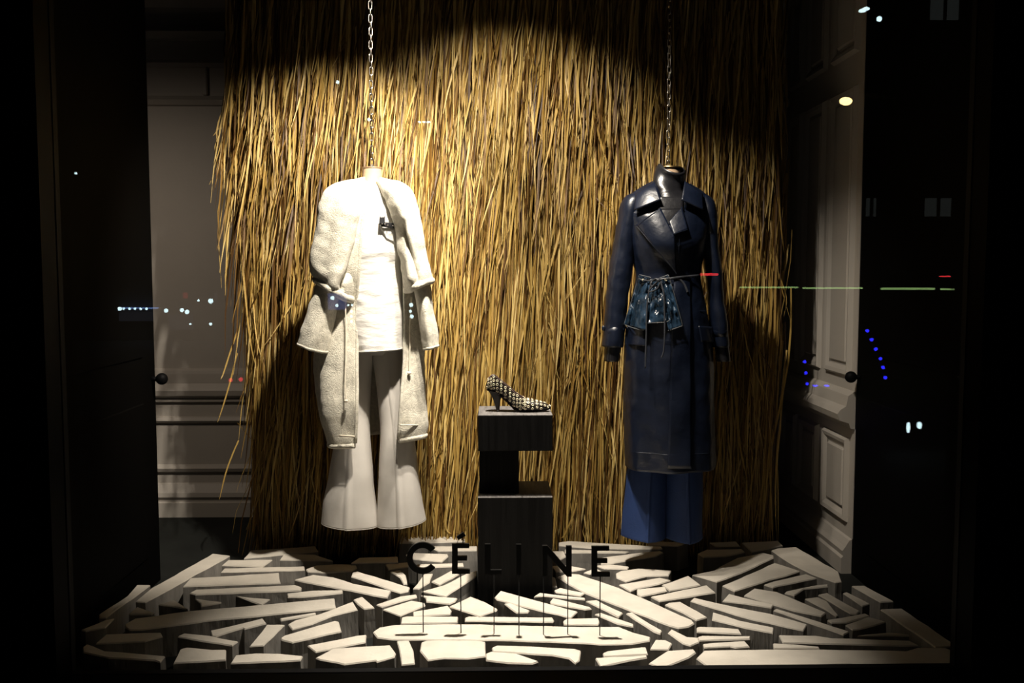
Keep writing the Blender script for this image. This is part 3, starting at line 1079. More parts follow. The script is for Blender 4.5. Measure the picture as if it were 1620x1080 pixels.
# ------------------------------------------------------------------ left figure: headless form in cream and white
def fold(k, amp, ph=0.0):
    return lambda p: amp * math.sin(k * p + ph)


def hem_tube(name, L, i, r, mat_, parent, n=10):
    pts = L.ring(i)
    if not L.opening:
        return tube(name, pts, r, mat_, parent, n, True)
    return tube(name, pts, r, mat_, parent, n, False)


fa = empty('dress_form', onY(588, 300, YM))
tag(fa, 'beige headless dress form neck rising out of the cream coat', 'dress form')
Lf = Loft([(573.5, 266, 604, 266, YM, .042, 1), (573.5, 280, 604, 280, YM, .043, 1), (571, 292, 606, 292, YM, .048, 1), (560, 302, 620, 302, YM, .062, 1), (545, 315, 634, 315, YM, .075, 1)], m=24, n=40)
Lf.build('neck', M['skin_form'], fa)
Lc = Loft([(573, 264.6, 604.5, 264.6, YM, .0435, 1), (573, 267, 604.5, 267, YM, .0435, 1)], m=1, n=40)
Lc.build('neck_cap', M['cap'], fa, cap_top=True)
Lt = Loft([(550, 318, 630, 318, YM, .07, 1), (548, 360, 634, 360, YM, .085, 1), (560, 430, 628, 430, YM, .07, 1), (556, 500, 634, 500, YM, .08, 1), (560, 540, 632, 540, YM, .08, 1)], m=24, n=32)
Lt.build('torso', M['skin_form'], fa)
t_ = onY(588.5, 264.5, YM)
tube('hook', [(t_.x, YM, t_.z), (t_.x, YM, t_.z + .012)], .004, M['steel'], fa, 8)

# shirt
def wr_shirt(p, t, x, y, z, c, s):
    w = .0035 * nz(x, y * .5, z * 2.2, 14) + .004 * nz(x * 1.5, y, z * 1.2, 7)
    if .35 < t < .62:       # gathered waist
        w += .004 * math.sin(70 * z + 9 * x) * (0.3 + max(0, c)) * (1 - abs(t - .48) / .14)
    if t > .86:
        w += .005 * math.sin(60 * x + 2) * (t - .86) / .14
    return w


shirt = empty('white_shirt', onY(600, 556, YM))
tag(shirt, 'bright white cotton top under the open cream coat', 'shirt')
Ls = Loft([(573, 293, 606, 293, YM, .052, 1), (556, 303, 622, 303, YM, .075, 1), (546, 320, 634, 320, YM, .098, .95), (542, 350, 640, 350, YM, .116, .95), (545, 385, 640, 385, YM, .118, .95), (550, 420, 637, 420, YM, .106, .95), (553, 450, 637, 450, YM, .102, .95), (553, 490, 640, 490, YM, .108, .95), (556, 530, 642, 530, YM, .114, .95), (559, 556, 642, 551, YM, .118, .95)], m=80, n=96, wr=wr_shirt)
Ls.build('body', M['cotton'], shirt, solid=.003)
Lh = hem_tube('hem', Ls, 79, .004, M['cotton'], shirt, 6)
patch('strap_shade_flap', [(603, 360), (628, 363), (626, 385), (611, 377)], Ls.front, M['cotton'], shirt, off=.016, th=.003, lift=-.010)  # flap added and tilted down to shape the shade below the strap

# black studded strap at the chest
st = empty('studded_strap', onY(614, 356, YM - .14))
tag(st, 'small black studded strap tucked at the chest of the white top', 'strap')
patch('strap_band', [(601.5, 350.5), (626, 353), (628.5, 362.5), (603, 358)], Ls.front, M['black_leather'], st, off=.022, th=.008, nu=8, nv=4)
patch('strap_loop', [(600.5, 342), (608.5, 342), (608.5, 355), (600, 355)], Ls.front, M['black_leather'], st, off=.026, th=.009, nu=6, nv=6)
for a, b in ((604.5, 354), (609, 354.5), (613.5, 356.5), (621.5, 357.2)):
    q = onY(a, b, YM)
    q = onY(a, b, Ls.front(q.x, q.z) - .028)
    ball('stud', q, .0028, M['steel'], st, (1, .7, 1))

# trousers
def wr_trouser(amp, crease):
    def f(p, t, x, y, z, c, s):
        w = amp * nz(x, y * .4, z * .8, 9) * (0.4 + t)
        pp = (p + math.pi / 2)
        w += .010 * math.exp(-(pp / .10) ** 2) * min(1, t * 3)     # pressed crease at the front
        w += .004 * t * math.sin(3 * p + 6 * t)
        return w
    return f


tr = empty('white_trousers', onY(590, 835, YM))
tag(tr, 'white flared trousers hanging below the cream coat', 'trousers')
for rows in ([(556, 535, 598, 535, YM + 0.06, 0.065, .95), (550, 575, 589, 575, YM + 0.06, 0.066, .95), (546, 620, 585.5, 620, YM + 0.055, 0.07, .95), (538, 665, 584.5, 665, YM + 0.045, 0.076, .95), (529, 705, 586.5, 705, YM + 0.03, 0.084, .95), (521, 750, 590.5, 750, YM + 0.015, 0.09, .95), (514, 790, 594, 790, YM + 0.005, 0.092, .95), (509, 826, 598, 831, YM, .090, .95)],
             [(586, 535, 640, 535, YM + 0.06, 0.065, .95), (591, 575, 640, 575, YM + 0.06, 0.066, .95), (597.5, 620, 643, 620, YM + 0.055, 0.07, .95), (601.5, 665, 650, 665, YM + 0.045, 0.076, .95), (602, 705, 657, 705, YM + 0.03, 0.084, .95), (601, 750, 663, 750, YM + 0.015, 0.09, .95), (599, 790, 669, 790, YM + 0.005, 0.092, .95), (598, 831, 673.5, 822, YM, .090, .95)]):
    L = Loft(rows, m=70, n=80, wr=wr_trouser(.006, True))
    lg = L.build('leg', M['trouser_white'], tr, solid=.003)
    hem_tube('hem', L, 70, .0022, M['trouser_white'], lg, 6)
    tube('hem_seam', L.ring(64), .0012, M['trouser_white'], lg, 5, True)
Lw = Loft([(553, 520, 641, 520, YM + .04, .07, .95), (553, 545, 641, 545, YM + .05, .07, .95), (554, 560, 640, 560, YM + .058, .066, .95)], m=6, n=48)
Lw.build('waist', M['trouser_white'], tr)

# cream cocoon coat
def wr_wool(amp=.006, vf=0.0, k=9, ph=0.0):
    def f(p, t, x, y, z, c, s):
        w = amp * nz(x, y, z, 8) + amp * .4 * nz(x, y, z, 26)
        if vf: w += vf * math.sin(k * p + ph + 3 * t) * min(1, t * 1.6)
        return w
    return f


coat = empty('wool_coat', onY(588, 700, YM))
tag(coat, 'cream fuzzy wool cocoon coat hanging open over the white outfit', 'coat')
YC = YM + .015
Lb = Loft([(571, 284, 607, 284, YC, .062, 1, 578, 599), (548, 290, 630, 290, YC, .085, 1, 577, 601), (528, 300, 645, 300, YC, .115, 1, 576.5, 606), (514, 330, 655, 330, YC, .140, 1, 575, 621), (509, 380, 664, 380, YC, .145, 1, 570, 634), (507, 430, 668, 430, YC, .135, 1, 566, 638), (507, 480, 666, 480, YC, .105, 1, 563, 642),
          (502, 540, 668, 535, YC, .115, 1, 563, 642), (500, 590, 670, 582, YC, .14, 1, 563.5, 639), (504, 640, 673, 630, YC, .165, 1, 563, 635), (512, 680, 674.5, 667, YC, .162, 1, 561, 633), (521, 703, 672, 688, YC, .158, 1, 559, 632)],
          m=90, n=110, wr=wr_wool(.009, .010, 6, .8), opening=True)
cb = Lb.build('coat_body', M['wool'], coat, solid=.012)
hem_tube('hem_roll', Lb, 89, .0125, M['wool'], coat, 10)
for side, nm in ((0, 'front_edge_roll'), (-1, 'front_edge_roll')):
    tube(nm, [Vector(Lb.V[i, side]) for i in range(6, 90, 2)], .0085, M['wool'], coat, 8)
# tucks at the hem
patch('hem_tab', [(537, 687.5), (561, 689), (561, 691.5), (537, 690)], Lb.front, M['cord'], coat, off=.020, th=.005, nu=8, nv=2)
patch('hem_band', [(633, 671.5), (673, 671), (673, 673), (633, 673.5)], Lb.front, M['wool'], coat, off=.012, th=.006, nu=12, nv=2)


def lobe_wr(ph, groove):
    gp = [onY(a, b, YM - .15) for a, b in groove][::-1]
    gz, gx = [q.z for q in gp], [q.x for q in gp]

    def f(p, t, x, y, z, c, s):
        w = .010 * nz(x, y, z, 9) + .004 * nz(x, y, z, 26)
        w += .008 * math.sin(5 * p + ph + 1.5 * t) * min(1, t * 1.8)
        if s < 0 and gz[0] - .02 < z < gz[-1]:      # one deep fold down the front
            d = x - np.interp(z, gz, gx)
            w += (-.030 * math.exp(-(d / .010) ** 2) + .012 * math.exp(-((d + .03) / .016) ** 2)) * min(1, (gz[-1] - z) / .06)
        return w
    return f


YL_ = YM - .055
Lu = Loft([(549, 287, 578, 287, YL_ + .03, .05, 1), (527, 293, 579, 291, YL_ + .02, .075, 1), (513, 306, 579, 303, YL_ + .01, .10, 1), (506, 335, 577, 330, YL_, .118, 1), (500, 380, 572, 375, YL_, .125, 1), (496, 415, 567, 420, YL_, .125, 1), (497, 430, 562, 452, YL_, .12, 1), (504, 440, 555, 473, YL_, .105, 1)], m=70, n=110, wr=lobe_wr(.6, [(576, 318), (566, 380), (556, 420), (540, 450)]))
Lu.build('cape_sleeve', M['wool'], coat, solid=.010)
hem_tube('sleeve_cuff_roll', Lu, 70, .018, M['wool'], coat, 10)
Lr = Loft([(599, 287, 629, 288, YL_ + .03, .05, 1), (601, 292, 643, 295, YL_ + .02, .075, 1), (606, 303, 652, 307, YL_ + .01, .10, 1), (619, 330, 660, 332, YL_, .115, 1), (634, 368, 668, 372, YL_, .12, 1), (638, 410, 675, 413, YL_, .12, 1), (642, 440, 679, 432, YL_, .115, 1), (647, 459, 680, 443, YL_, .105, 1)], m=70, n=110, wr=lobe_wr(2.4, [(640, 345), (642, 372), (652, 405), (662, 440)]))
Lr.build('cape_sleeve', M['wool'], coat, solid=.010)
hem_tube('sleeve_cuff_roll', Lr, 70, .015, M['wool'], coat, 10)
# long lower sleeves
L1 = Loft([(506, 425, 545, 440, YM - .04, .07, 1), (497, 460, 541, 462, YM - .055, .08, 1), (488, 495, 532, 498, YM - .06, .085, 1), (480, 522, 524, 530, YM - .06, .088, 1), (474.5, 543, 519, 556, YM - .06, .088, 1)], m=40, n=56, wr=wr_wool(.007, .004, 5))
L1.build('long_sleeve', M['wool'], coat, solid=.008)
hem_tube('sleeve_hem', L1, 40, .007, M['wool'], coat, 8)
L2 = Loft([(648, 430, 674, 425, YM - .04, .06, 1), (655, 460, 680, 456, YM - .05, .07, 1), (662, 490, 684, 488, YM - .05, .074, 1), (667, 520, 689, 518, YM - .05, .074, 1), (671, 551, 692.5, 546, YM - .05, .072, 1)], m=40, n=48, wr=wr_wool(.006, .003, 5))
L2.build('long_sleeve', M['wool'], coat, solid=.008)
hem_tube('sleeve_hem', L2, 40, .007, M['wool'], coat, 8)
for pts in ([(546, 478), (547.5, 520), (547, 570), (546, 600), (547.5, 634)], [(651, 470), (649, 510), (648.5, 550), (647.5, 590)]):
    wp = []
    for a, b in pts:
        q = onY(a, b, YM - .17)
        q = onY(a, b, Lb.front(q.x, q.z) - .022)
        wp.append(q)
    P = crom(np.array(wp), np.linspace(0, 1, 20))
    c_ = tube('drawstring', P, .003, M['cord'], coat, 8)
    ball('knot', Vector(P[-1]), .0085, M['cord'], c_, (1, 1, .8))

# ------------------------------------------------------------------ right figure: navy leather trench coat
fb = empty('dress_form', onY(1057, 300, YM))
tag(fb, 'headless dress form with a pale metal neck plate inside the black turtleneck', 'dress form')
Lp = Loft([(1045, 262.5, 1079, 264.5, YM, .040, 1), (1045, 264.5, 1079, 266.5, YM, .040, 1)], m=1, n=36)
Lp.build('neck_plate', M['brass'], fb, cap_top=True)
t_ = onY(1057, 263, YM)
tube('hook', [(t_.x - .004, YM, t_.z), (t_.x - .004, YM, t_.z + .02), (t_.x, YM, t_.z + .028), (t_.x + .004, YM, t_.z + .02), (t_.x + .004, YM, t_.z)], .0028, M['steel'], fb, 8)
Lq = Loft([(1047, 268, 1076, 270, YM, .034, 1), (1047, 290, 1075, 292, YM, .034, 1), (1040, 305, 1080, 307, YM, .038, 1), (1026, 326, 1094, 328, YM, .06, 1), (1018, 380, 1098, 380, YM, .085, 1), (1016, 430, 1100, 430, YM, .07, 1)], m=16, n=30)
Lq.build('torso', M['skin_form'], fb)


def wr_neck(p, t, x, y, z, c, s):
    return .009 * math.sin(2 * p + 42 * z) * min(1, max(0, (z - 1.68) * 12)) + .006 * nz(x, y, z, 16)


tn = empty('turtleneck', onY(1060, 315, YM))
tag(tn, 'shiny black leather turtleneck showing inside the navy trench coat', 'turtleneck')
Ln = Loft([(1043, 258, 1081, 265, YM, .052, 1), (1040, 262, 1082.5, 268, YM, .056, 1), (1039, 275, 1081.5, 278, YM, .055, 1), (1037, 290, 1081, 292, YM, .054, 1), (1036, 303, 1082, 303, YM, .058, 1), (1025, 315, 1092, 315, YM, .078, 1), (1015, 330, 1102, 330, YM, .105, 1), (1013, 365, 1104, 365, YM, .118, 1)], m=60, n=64, wr=wr_neck)
for _i in range(61):                          # the rim dips at the front
    for _k in range(64):
        _f = max(0.0, (YM - Ln.V[_i, _k, 1]) / .055)
        Ln.V[_i, _k, 2] -= .034 * _f * max(0, 1 - _i / 26)
Ln.build('collar_tube', M['black_leather'], tn, solid=.004)
for rows in ([(960, 535, 983, 535, YM, .036, 1), (957.5, 556, 980, 556, YM, .037, 1), (957, 571, 978, 571, YM, .036, 1)], [(1129, 535, 1150, 535, YM, .034, 1), (1132, 556, 1153, 556, YM, .035, 1), (1134, 571, 1154.5, 571, YM, .034, 1)]):
    Loft(rows, m=8, n=28).build('sleeve_end', M['black_leather'], tn, solid=.004)


def wr_leather(amp):
    def f(p, t, x, y, z, c, s):
        w = amp * nz(x, y * .6, z * .6, 9) + amp * .5 * nz(x + 3, y, z, 22)
        return w
    return f


def wr_coat(p, t, x, y, z, c, s):
    w = .005 * nz(x, y * .6, z * .5, 10) + .003 * nz(x + 3, y, z, 26)
    if t > .42:
        w += .010 * math.sin(7 * p + .6) * (t - .42) / .58 * max(.3, abs(s))
    return w


tc = empty('trench_coat', onY(1058, 742, YM))
tag(tc, 'long navy leather trench coat hung over the blue trousers on the right', 'coat')
Lk = Loft([(1034, 287, 1083, 288, YM, .056, 1), (1022, 293, 1096, 294, YM, .068, 1), (1006, 302, 1110, 303, YM, .08, 1), (993, 313, 1122, 315, YM, .088, 1), (989, 326, 1125, 328, YM, .10, .95), (991, 345, 1123, 348, YM, .128, .95), (997, 385, 1116, 385, YM, .158, .95), (1003, 415, 1110, 415, YM, .13, .95), (1006, 437, 1107, 437, YM, .113, .95), (1001, 465, 1111, 465, YM, .125, .95),
           (994, 510, 1120, 510, YM, .142, .95), (989.5, 555, 1126, 555, YM, .15, .95), (988, 600, 1127.5, 600, YM, .155, .95), (987.5, 650, 1128.5, 650, YM, .158, .95), (989, 700, 1130, 700, YM, .16, .95), (991, 737, 1131, 735, YM, .16, .95)], m=110, n=110, wr=wr_coat)
for _i in range(1, 19):                       # neckline cut away at the front
    for _k in range(110):
        _x, _y, _z = Lk.V[_i - 1, _k]
        _f = max(0.0, (YM - _y) / .06) if _y < YM else 0.0
        _f = min(1.0, _f) ** 2
        _nz = _z - .135 * _f * (1 - (_i - 1) / 18)
        if _f > 0.02:
            Lk.V[_i - 1, _k] = (_x, min(_y, Lk.front(_x, _nz)), _nz)
Lk.build('coat_body', M['navy'], tc, solid=.004)
hem_tube('hem_edge', Lk, 110, .0025, M['navy'], tc, 6)
tube('hem_stitching', [p + Vector((0, -.002, 0)) for p in Lk.ring(103)], .0012, M['navy_edge'], tc, 5, True)
for rows in ([(1004, 306, 1014, 309, YM, .03, 1), (994, 309, 1014, 316, YM, .046, 1), (986, 317, 1012, 325, YM, .056, 1), (980.5, 330, 1010, 337, YM, .064, 1), (975, 360, 1005.5, 364, YM, .066, 1), (968, 405, 1001, 407, YM, .064, 1), (962, 450, 996.5, 450, YM, .06, 1), (957.5, 500, 990, 500, YM, .056, 1), (953.5, 547, 985.5, 548, YM, .054, 1)],
             [(1099, 309, 1109, 306, YM, .03, 1), (1099, 316, 1119, 309, YM, .046, 1), (1101, 325, 1127, 317, YM, .056, 1), (1104, 337, 1131.5, 330, YM, .062, 1), (1109, 364, 1134.5, 360, YM, .064, 1), (1113, 407, 1138.5, 405, YM, .062, 1), (1117, 450, 1142.5, 450, YM, .058, 1), (1121.5, 500, 1147.5, 500, YM, .055, 1), (1126, 548, 1152.5, 547, YM, .053, 1)]):
    L = Loft(rows, m=56, n=56, wr=wr_leather(.007))
    sl = L.build('sleeve', M['navy'], tc, solid=.004)
    hem_tube('cuff_edge', L, 56, .0022, M['navy'], sl, 6)
    ring = L.ring(50)
    # cuff strap
    bmr = bmesh.new()
    ra, rb_ = L.V[48], L.V[52]
    n_ = len(ra)
    c0 = ra.mean(0); c1 = rb_.mean(0)
    va = [bmr.verts.new(c0 + (p - c0) * 1.03) for p in ra]; vb = [bmr.verts.new(c1 + (p - c1) * 1.03) for p in rb_]
    for k in range(n_):
        bmr.faces.new([va[k], vb[k], vb[(k + 1) % n_], va[(k + 1) % n_]])
    cs = link('cuff_strap', bm_mesh('cuff_strap', bmr, M['navy'], True), sl)
    md = cs.modifiers.new('t', 'SOLIDIFY'); md.thickness = .004
tab = onY(955, 519, YM - .02)
ball('cuff_tab', tab, .009, M['navy'], tc, (1, .6, 1.3))


def surf(x, z):
    return Lk.front(x, z)


# collar leaves and lapels
patch('collar_leaf', [(1006, 307), (1035, 286), (1046, 316), (1004, 332)], surf, M['navy'], tc, off=.012, th=.006, lift=.030, nu=14, nv=12, wr=lambda u, v: .010 * math.sin(math.pi * u) * (1 - v))
patch('collar_leaf', [(1083, 287), (1111, 307), (1112.5, 332), (1078, 316)], surf, M['navy'], tc, off=.012, th=.006, lift=.030, nu=14, nv=12, wr=lambda u, v: .010 * math.sin(math.pi * u) * (1 - v))
patch('lapel', [(1006, 356), (1045, 329), (1066, 372), (1071, 434)], surf, M['navy'], tc, off=.018, th=.006, lift=.002, nu=14, nv=20, wr=lambda u, v: .008 * math.sin(math.pi * u) * (1 - v * .8))
patch('lapel', [(1058, 351), (1079, 327), (1088, 363), (1066, 371)], surf, M['navy'], tc, off=.010, th=.006, lift=.014, nu=10, nv=12)
patch('turtleneck_front', [(1043, 311), (1081, 312), (1081, 331), (1042, 331)], surf, M['black_leather'], tn, off=.002, th=.004, lift=.010)
patch('turtleneck_front', [(1041, 330.5), (1082, 330.5), (1062, 356), (1055, 356)], surf, M['black_leather'], tn, off=.012, th=.004, lift=-.008)
# seams, placket, pockets
for a in ([(1003, 331), (1043, 321)], [(1112.5, 331), (1079, 317)], [(1006, 356), (1071, 434)], [(1045, 329), (1006, 356)], [(1088, 363), (1062, 371)], [(1093, 445), (1093, 520), (1092, 600), (1093, 680), (1094, 740)], [(1093, 538), (1070, 538.5), (1050, 538)], [(1107, 492), (1124, 491)], [(1075, 372), (1074, 405), (1077, 432)]):
    wp = []
    dense = crom(np.array([(*q, 0) for q in a], float), np.linspace(0, 1, 24))
    hi = a[0][1] < 436
    for x_, y_, _ in dense:
        q = onY(x_, y_, YM - .12)
        for _k in range(2):
            q = onY(x_, y_, surf(q.x, q.z) - (.032 if hi and a[0][1] < 400 and a[0] != (1075, 372) else .010))
        wp.append(q)
    tube('stitched_seam', wp, .0008, M['navy_edge'], tc, 5)
patch('front_placket', [(1066, 440), (1093, 440), (1094, 741), (1056, 741)], surf, M['navy'], tc, off=.012, th=.005, nu=10, nv=50, wr=lambda u, v: .003 * math.sin(18 * v + 3 * u))
patch('pocket_flap', [(1105, 515.5), (1127, 517), (1128, 541), (1109.5, 540)], surf, M['navy'], tc, off=.018, th=.006, lift=.006)
patch('pocket_flap', [(990, 516), (1021, 520), (1021, 547), (988, 546)], surf, M['navy'], tc, off=.016, th=.006, lift=.006)
q = onY(1072, 390, YM); q = onY(1072, 390, surf(q.x, q.z) - .008)
tube('buttonhole', [q, q + Vector((.012, -.001, .006))], .0022, M['letter'], tc, 6)

# pouch tied at the waist
po = empty('waist_pouch', onY(1035, 518, YM - .16))
tag(po, 'crinkled glossy blue leather pouch tied over the front of the trench coat', 'pouch')


def crinkle(seed, amp=.016):
    def f(u, v):
        return amp * nz(u * 2.2 + seed, v * 2.8, seed, 1.6) + amp * .6 * nz(u * 5 + seed, v * 6, seed, 1.4)
    return f


patch('side_panel', [(1010.5, 436), (1030, 441), (1023, 522.5), (987.5, 513.5)], surf, M['pouch'], po, off=.034, th=.004, lift=.012, nu=30, nv=34, wr=crinkle(1.3))
patch('side_panel', [(1042, 440), (1057, 435), (1079.5, 515.5), (1058, 523)], surf, M['pouch'], po, off=.034, th=.004, lift=.012, nu=30, nv=34, wr=crinkle(4.7))
patch('centre_panel', [(1026, 441), (1047, 441), (1062, 507), (1022, 512)], surf, M['pouch'], po, off=.028, th=.004, lift=.004, nu=30, nv=34, wr=crinkle(8.1, .014))


def on_coat(pts, off, n=24):
    out = []
    for x_, y_, _ in crom(np.array([(*q, 0) for q in pts], float), np.linspace(0, 1, n)):
        q = onY(x_, y_, YM - .15)
        for _k in range(2):
            q = onY(x_, y_, surf(q.x, q.z) - off)
        out.append(q)
    return out


for pts in ([(1011.5, 434.5), (1020, 436.5), (1030, 439)], [(1043, 440), (1050, 437.5), (1057.5, 434.5)], [(987, 513), (1003, 519), (1019, 522.5)], [(1057, 523), (1068, 519.5), (1080, 515)]):
    tube('edge_binding', on_coat(pts, .047, 12), .002, M['pouch_edge'], po, 6)
for pts in ([(1010.5, 436), (1000, 472), (987, 513)], [(1057.5, 435), (1068, 470), (1080, 515)], [(1022, 511), (1040, 510), (1054, 509), (1061, 505)]):
    tube('side_seam', on_coat(pts, .050, 18), .0013, M['pouch_edge'], po, 5)
for a, b in ((1017.5, 443), (1053.5, 442.5)):
    q = on_coat([(a, b), (a + .01, b)], .052, 2)[0]
    e = bpy.data.objects.new('eyelet', eye_me); COL.objects.link(e)
    e.parent = po; e.matrix_parent_inverse = Matrix.Translation(-world_loc(po))
    e.location = q; e.rotation_euler = (R(90), 0, 0)

# belt with bow
be = empty('leather_belt', onY(1058, 438, YM - .14))
tag(be, 'thin dark leather tie belt knotted in a bow at the trench coat waist', 'belt')


def strap_on(name, pts, off, w, parent, m_='navy_edge', n=28):
    """flat strap following the coat front"""
    c_ = on_coat(pts, off, n)
    vs, fs = [], []
    for i, p in enumerate(c_):
        a, b = c_[max(0, i - 1)], c_[min(n - 1, i + 1)]
        t = (b - a).normalized()
        s_ = Vector((0, -1, 0)).cross(t).normalized()
        vs += [p + s_ * w, p - s_ * w]
    for i in range(n - 1):
        fs.append((2 * i, 2 * i + 1, 2 * i + 3, 2 * i + 2))
    o = link(name, mesh_from(name, vs, fs, M[m_], True), parent)
    md = o.modifiers.new('t', 'SOLIDIFY'); md.thickness = .003
    return o


M['belt'] = mat('belt_leather', (0.060, 0.064, 0.075), 0.35, var=.3, vscale=30)
strap_on('belt_strap', [(1059, 441), (1075, 438.5), (1092, 437), (1107, 435.5)], .022, .0052, be, 'belt')
strap_on('belt_strap', [(1010, 440), (1017, 443), (1028, 444), (1042, 443)], .054, .0035, be, 'belt')
strap_on('belt_strap', [(1042, 443), (1050, 441), (1059, 440)], .054, .0035, be, 'belt')
strap_on('bow_loop', [(1042, 444), (1036, 449), (1029, 457), (1026, 461), (1033, 460), (1040, 456), (1044, 447)], .060, .003, be, 'belt')
strap_on('bow_loop', [(1042, 443), (1037, 441), (1030, 447), (1032, 452), (1040, 447)], .058, .003, be, 'belt')
q = on_coat([(1042, 443), (1042.01, 443)], .062, 2)[0]
ball('knot', q, .009, M['belt'], be, (1.1, .7, .9))
strap_on('strap_end', [(1031, 445), (1025, 470), (1023, 500), (1022.5, 530), (1021.5, 560), (1021, 582)], .060, .0030, be, 'belt')
strap_on('strap_end', [(1045, 444), (1050, 465), (1051.5, 500), (1051.5, 530), (1050, 555), (1046.5, 566)], .060, .0030, be, 'belt')
strap_on('strap_end', [(1073, 440), (1079, 445), (1084, 452), (1088, 462)], .020, .0045, be, 'belt')

# blue trousers
tb = empty('blue_trousers', onY(1050, 860, YM))
tag(tb, 'blue wide trousers showing below the navy trench coat', 'trousers')
for rows in ([(996, 690, 1056, 690, YM + 0.055, 0.08, 1.3), (992, 740, 1055, 740, YM + 0.055, 0.085, 1.3), (987.5, 795, 1054, 795, YM + 0.05, 0.09, 1.3), (983.5, 846, 1053, 850, YM + 0.045, 0.095, 1.3)],
             [(1052, 690, 1112, 690, YM + 0.055, 0.08, 1.3), (1052, 740, 1111, 740, YM + 0.055, 0.085, 1.3), (1053, 795, 1111.5, 795, YM + 0.05, 0.09, 1.3), (1054, 850, 1113, 850, YM + 0.045, 0.095, 1.3)]):
    L = Loft(rows, m=50, n=72, wr=wr_trouser(.004, True))
    lg = L.build('leg', M['trouser_blue'], tb, solid=.003)
    hem_tube('hem', L, 50, .002, M['trouser_blue'], lg, 6)

# ------------------------------------------------------------------ the street behind the viewer, seen only mirrored in the pane
def street(px, py, v):
    """place across the street whose mirror image in the pane shows at this spot"""
    p = onY(px, py, v)
    return Vector((p.x, 2 * GL - p.y, p.z))


M['lamp_glow'] = emit('street_lamp_glow', (1.0, 0.72, 0.30), 30)
M['led_blue'] = emit('blue_led', (0.02, 0.02, 1.0), 22)
M['led_white'] = emit('cool_white_led', (0.7, 0.95, 1.0), 16)
M['green_streak'] = emit('green_light_streak', (0.62, 1.0, 0.35), 3.4)
M['red_tube'] = emit('red_light', (1.0, 0.05, 0.06), 7)
M['win_lit'] = emit('lit_window_grey', (0.75, 0.85, 0.8), 0.12)
M['shop_blue'] = emit('blue_shop_strip', (0.25, 0.45, 1.0), 4.0)
M['red_dim'] = emit('dim_red_sign', (1.0, 0.03, 0.05), 0.8)
M['sign_blue'] = emit('dim_blue_sign', (0.10, 0.25, 1.0), 1.2)
M['facade_lit'] = emit('lit_shop_interior', (0.5, 0.55, 0.75), 0.12)

c_ = street(1338, 160, 22)
lampo = empty('street_lamp', (c_.x + 1.3, c_.y, -.3))
tag(lampo, 'street lamp across the road mirrored as a warm spot at upper right', 'street lamp')
tube('post', [(c_.x + 1.3, c_.y, -.3), (c_.x + 1.3, c_.y, c_.z - .2), (c_.x + 1.1, c_.y, c_.z + .12), (c_.x + .3, c_.y, c_.z + .14)], .06, M['street'], lampo, 10)
ball('lamp_head', c_, .15, M['lamp_glow'], lampo, (1.0, .5, .62))
lampo.children[-1].rotation_euler = (0, 0, 0)


def spots(name, pts, v, r, m_, label, cat, sq=(1, 1, 1)):
    c0 = street(*pts[0], v)
    e = empty(name, c0)
    tag(e, label, cat)
    for a in pts:
        ball('bulb', street(a[0], a[1], v), r, M[m_], e, sq)
    ws = [street(a[0], a[1], v) + Vector((0, -.05, 0)) for a in pts]
    if len(ws) > 1:
        tube('cable', ws, .008, M['street'], e, 6)
    return e


spots('string_light', [(1372, 523), (1379, 537), (1385.5, 552), (1393, 567), (1397, 581), (1400.5, 597)], 12, .021, 'led_blue', 'slanting string of blue lights mirrored at the right black door', 'string light')
spots('string_light', [(1273, 572), (1275, 590), (1277, 607)], 11, .017, 'led_blue', 'short upright string of blue lights mirrored beside the thatch', 'string light')
spots('string_light', [(1290, 610), (1308, 610)], 11, .017, 'led_blue', 'pair of blue lights mirrored low on the side wall', 'string light', (1.8, 1, .6))
spots('signal_light', [(1437, 676)], 9, .017, 'led_white', 'tall cool white light mirrored low on the right black door', 'light', (1, 1, 3.2))
spots('signal_light', [(1454.5, 672.5)], 9, .022, 'led_white', 'small round cool white light mirrored low at the far right', 'light', (1, 1, 1.6))
spots('window_light', [(1364, 17), (1370, 14)], 18, .05, 'led_white', 'white lights mirrored at the top of the side wall', 'light', (1.4, 1, .7))
spots('window_light', [(1391, 30)], 18, .05, 'led_white', 'single white light mirrored at the top of the right door', 'light')
spots('window_light', [(534, 130)], 18, .032, 'led_white', 'white light mirrored on the thatch above the cream coat', 'light')
spots('window_light', [(583.5, 189)], 18, .032, 'led_white', 'white light mirrored beside the left chain', 'light')
spots('window_light', [(664, 193), (671, 193), (678, 193)], 18, .024, 'led_white', 'row of three white lights mirrored on the thatch', 'light', (1.5, 1, .8))
spots('window_light', [(120, 274)], 18, .022, 'led_white', 'lone white light mirrored on the left black door', 'light')
spots('tail_light', [(365, 601), (381, 600)], 12, .026, 'red_tube', 'pair of red lights mirrored at the left edge of the thatch', 'light')


def strip(name, x0, x1, y, v, hh, m_, label, cat='light tube'):
    a, b = street(x0, y, v), street(x1, y, v)
    bm = box_bm(min(a.x, b.x), max(a.x, b.x), a.y - .03, a.y + .03, a.z - hh, a.z + hh, .008)
    return tag(link(name, bm_mesh(name, bm, M[m_])), label, cat)


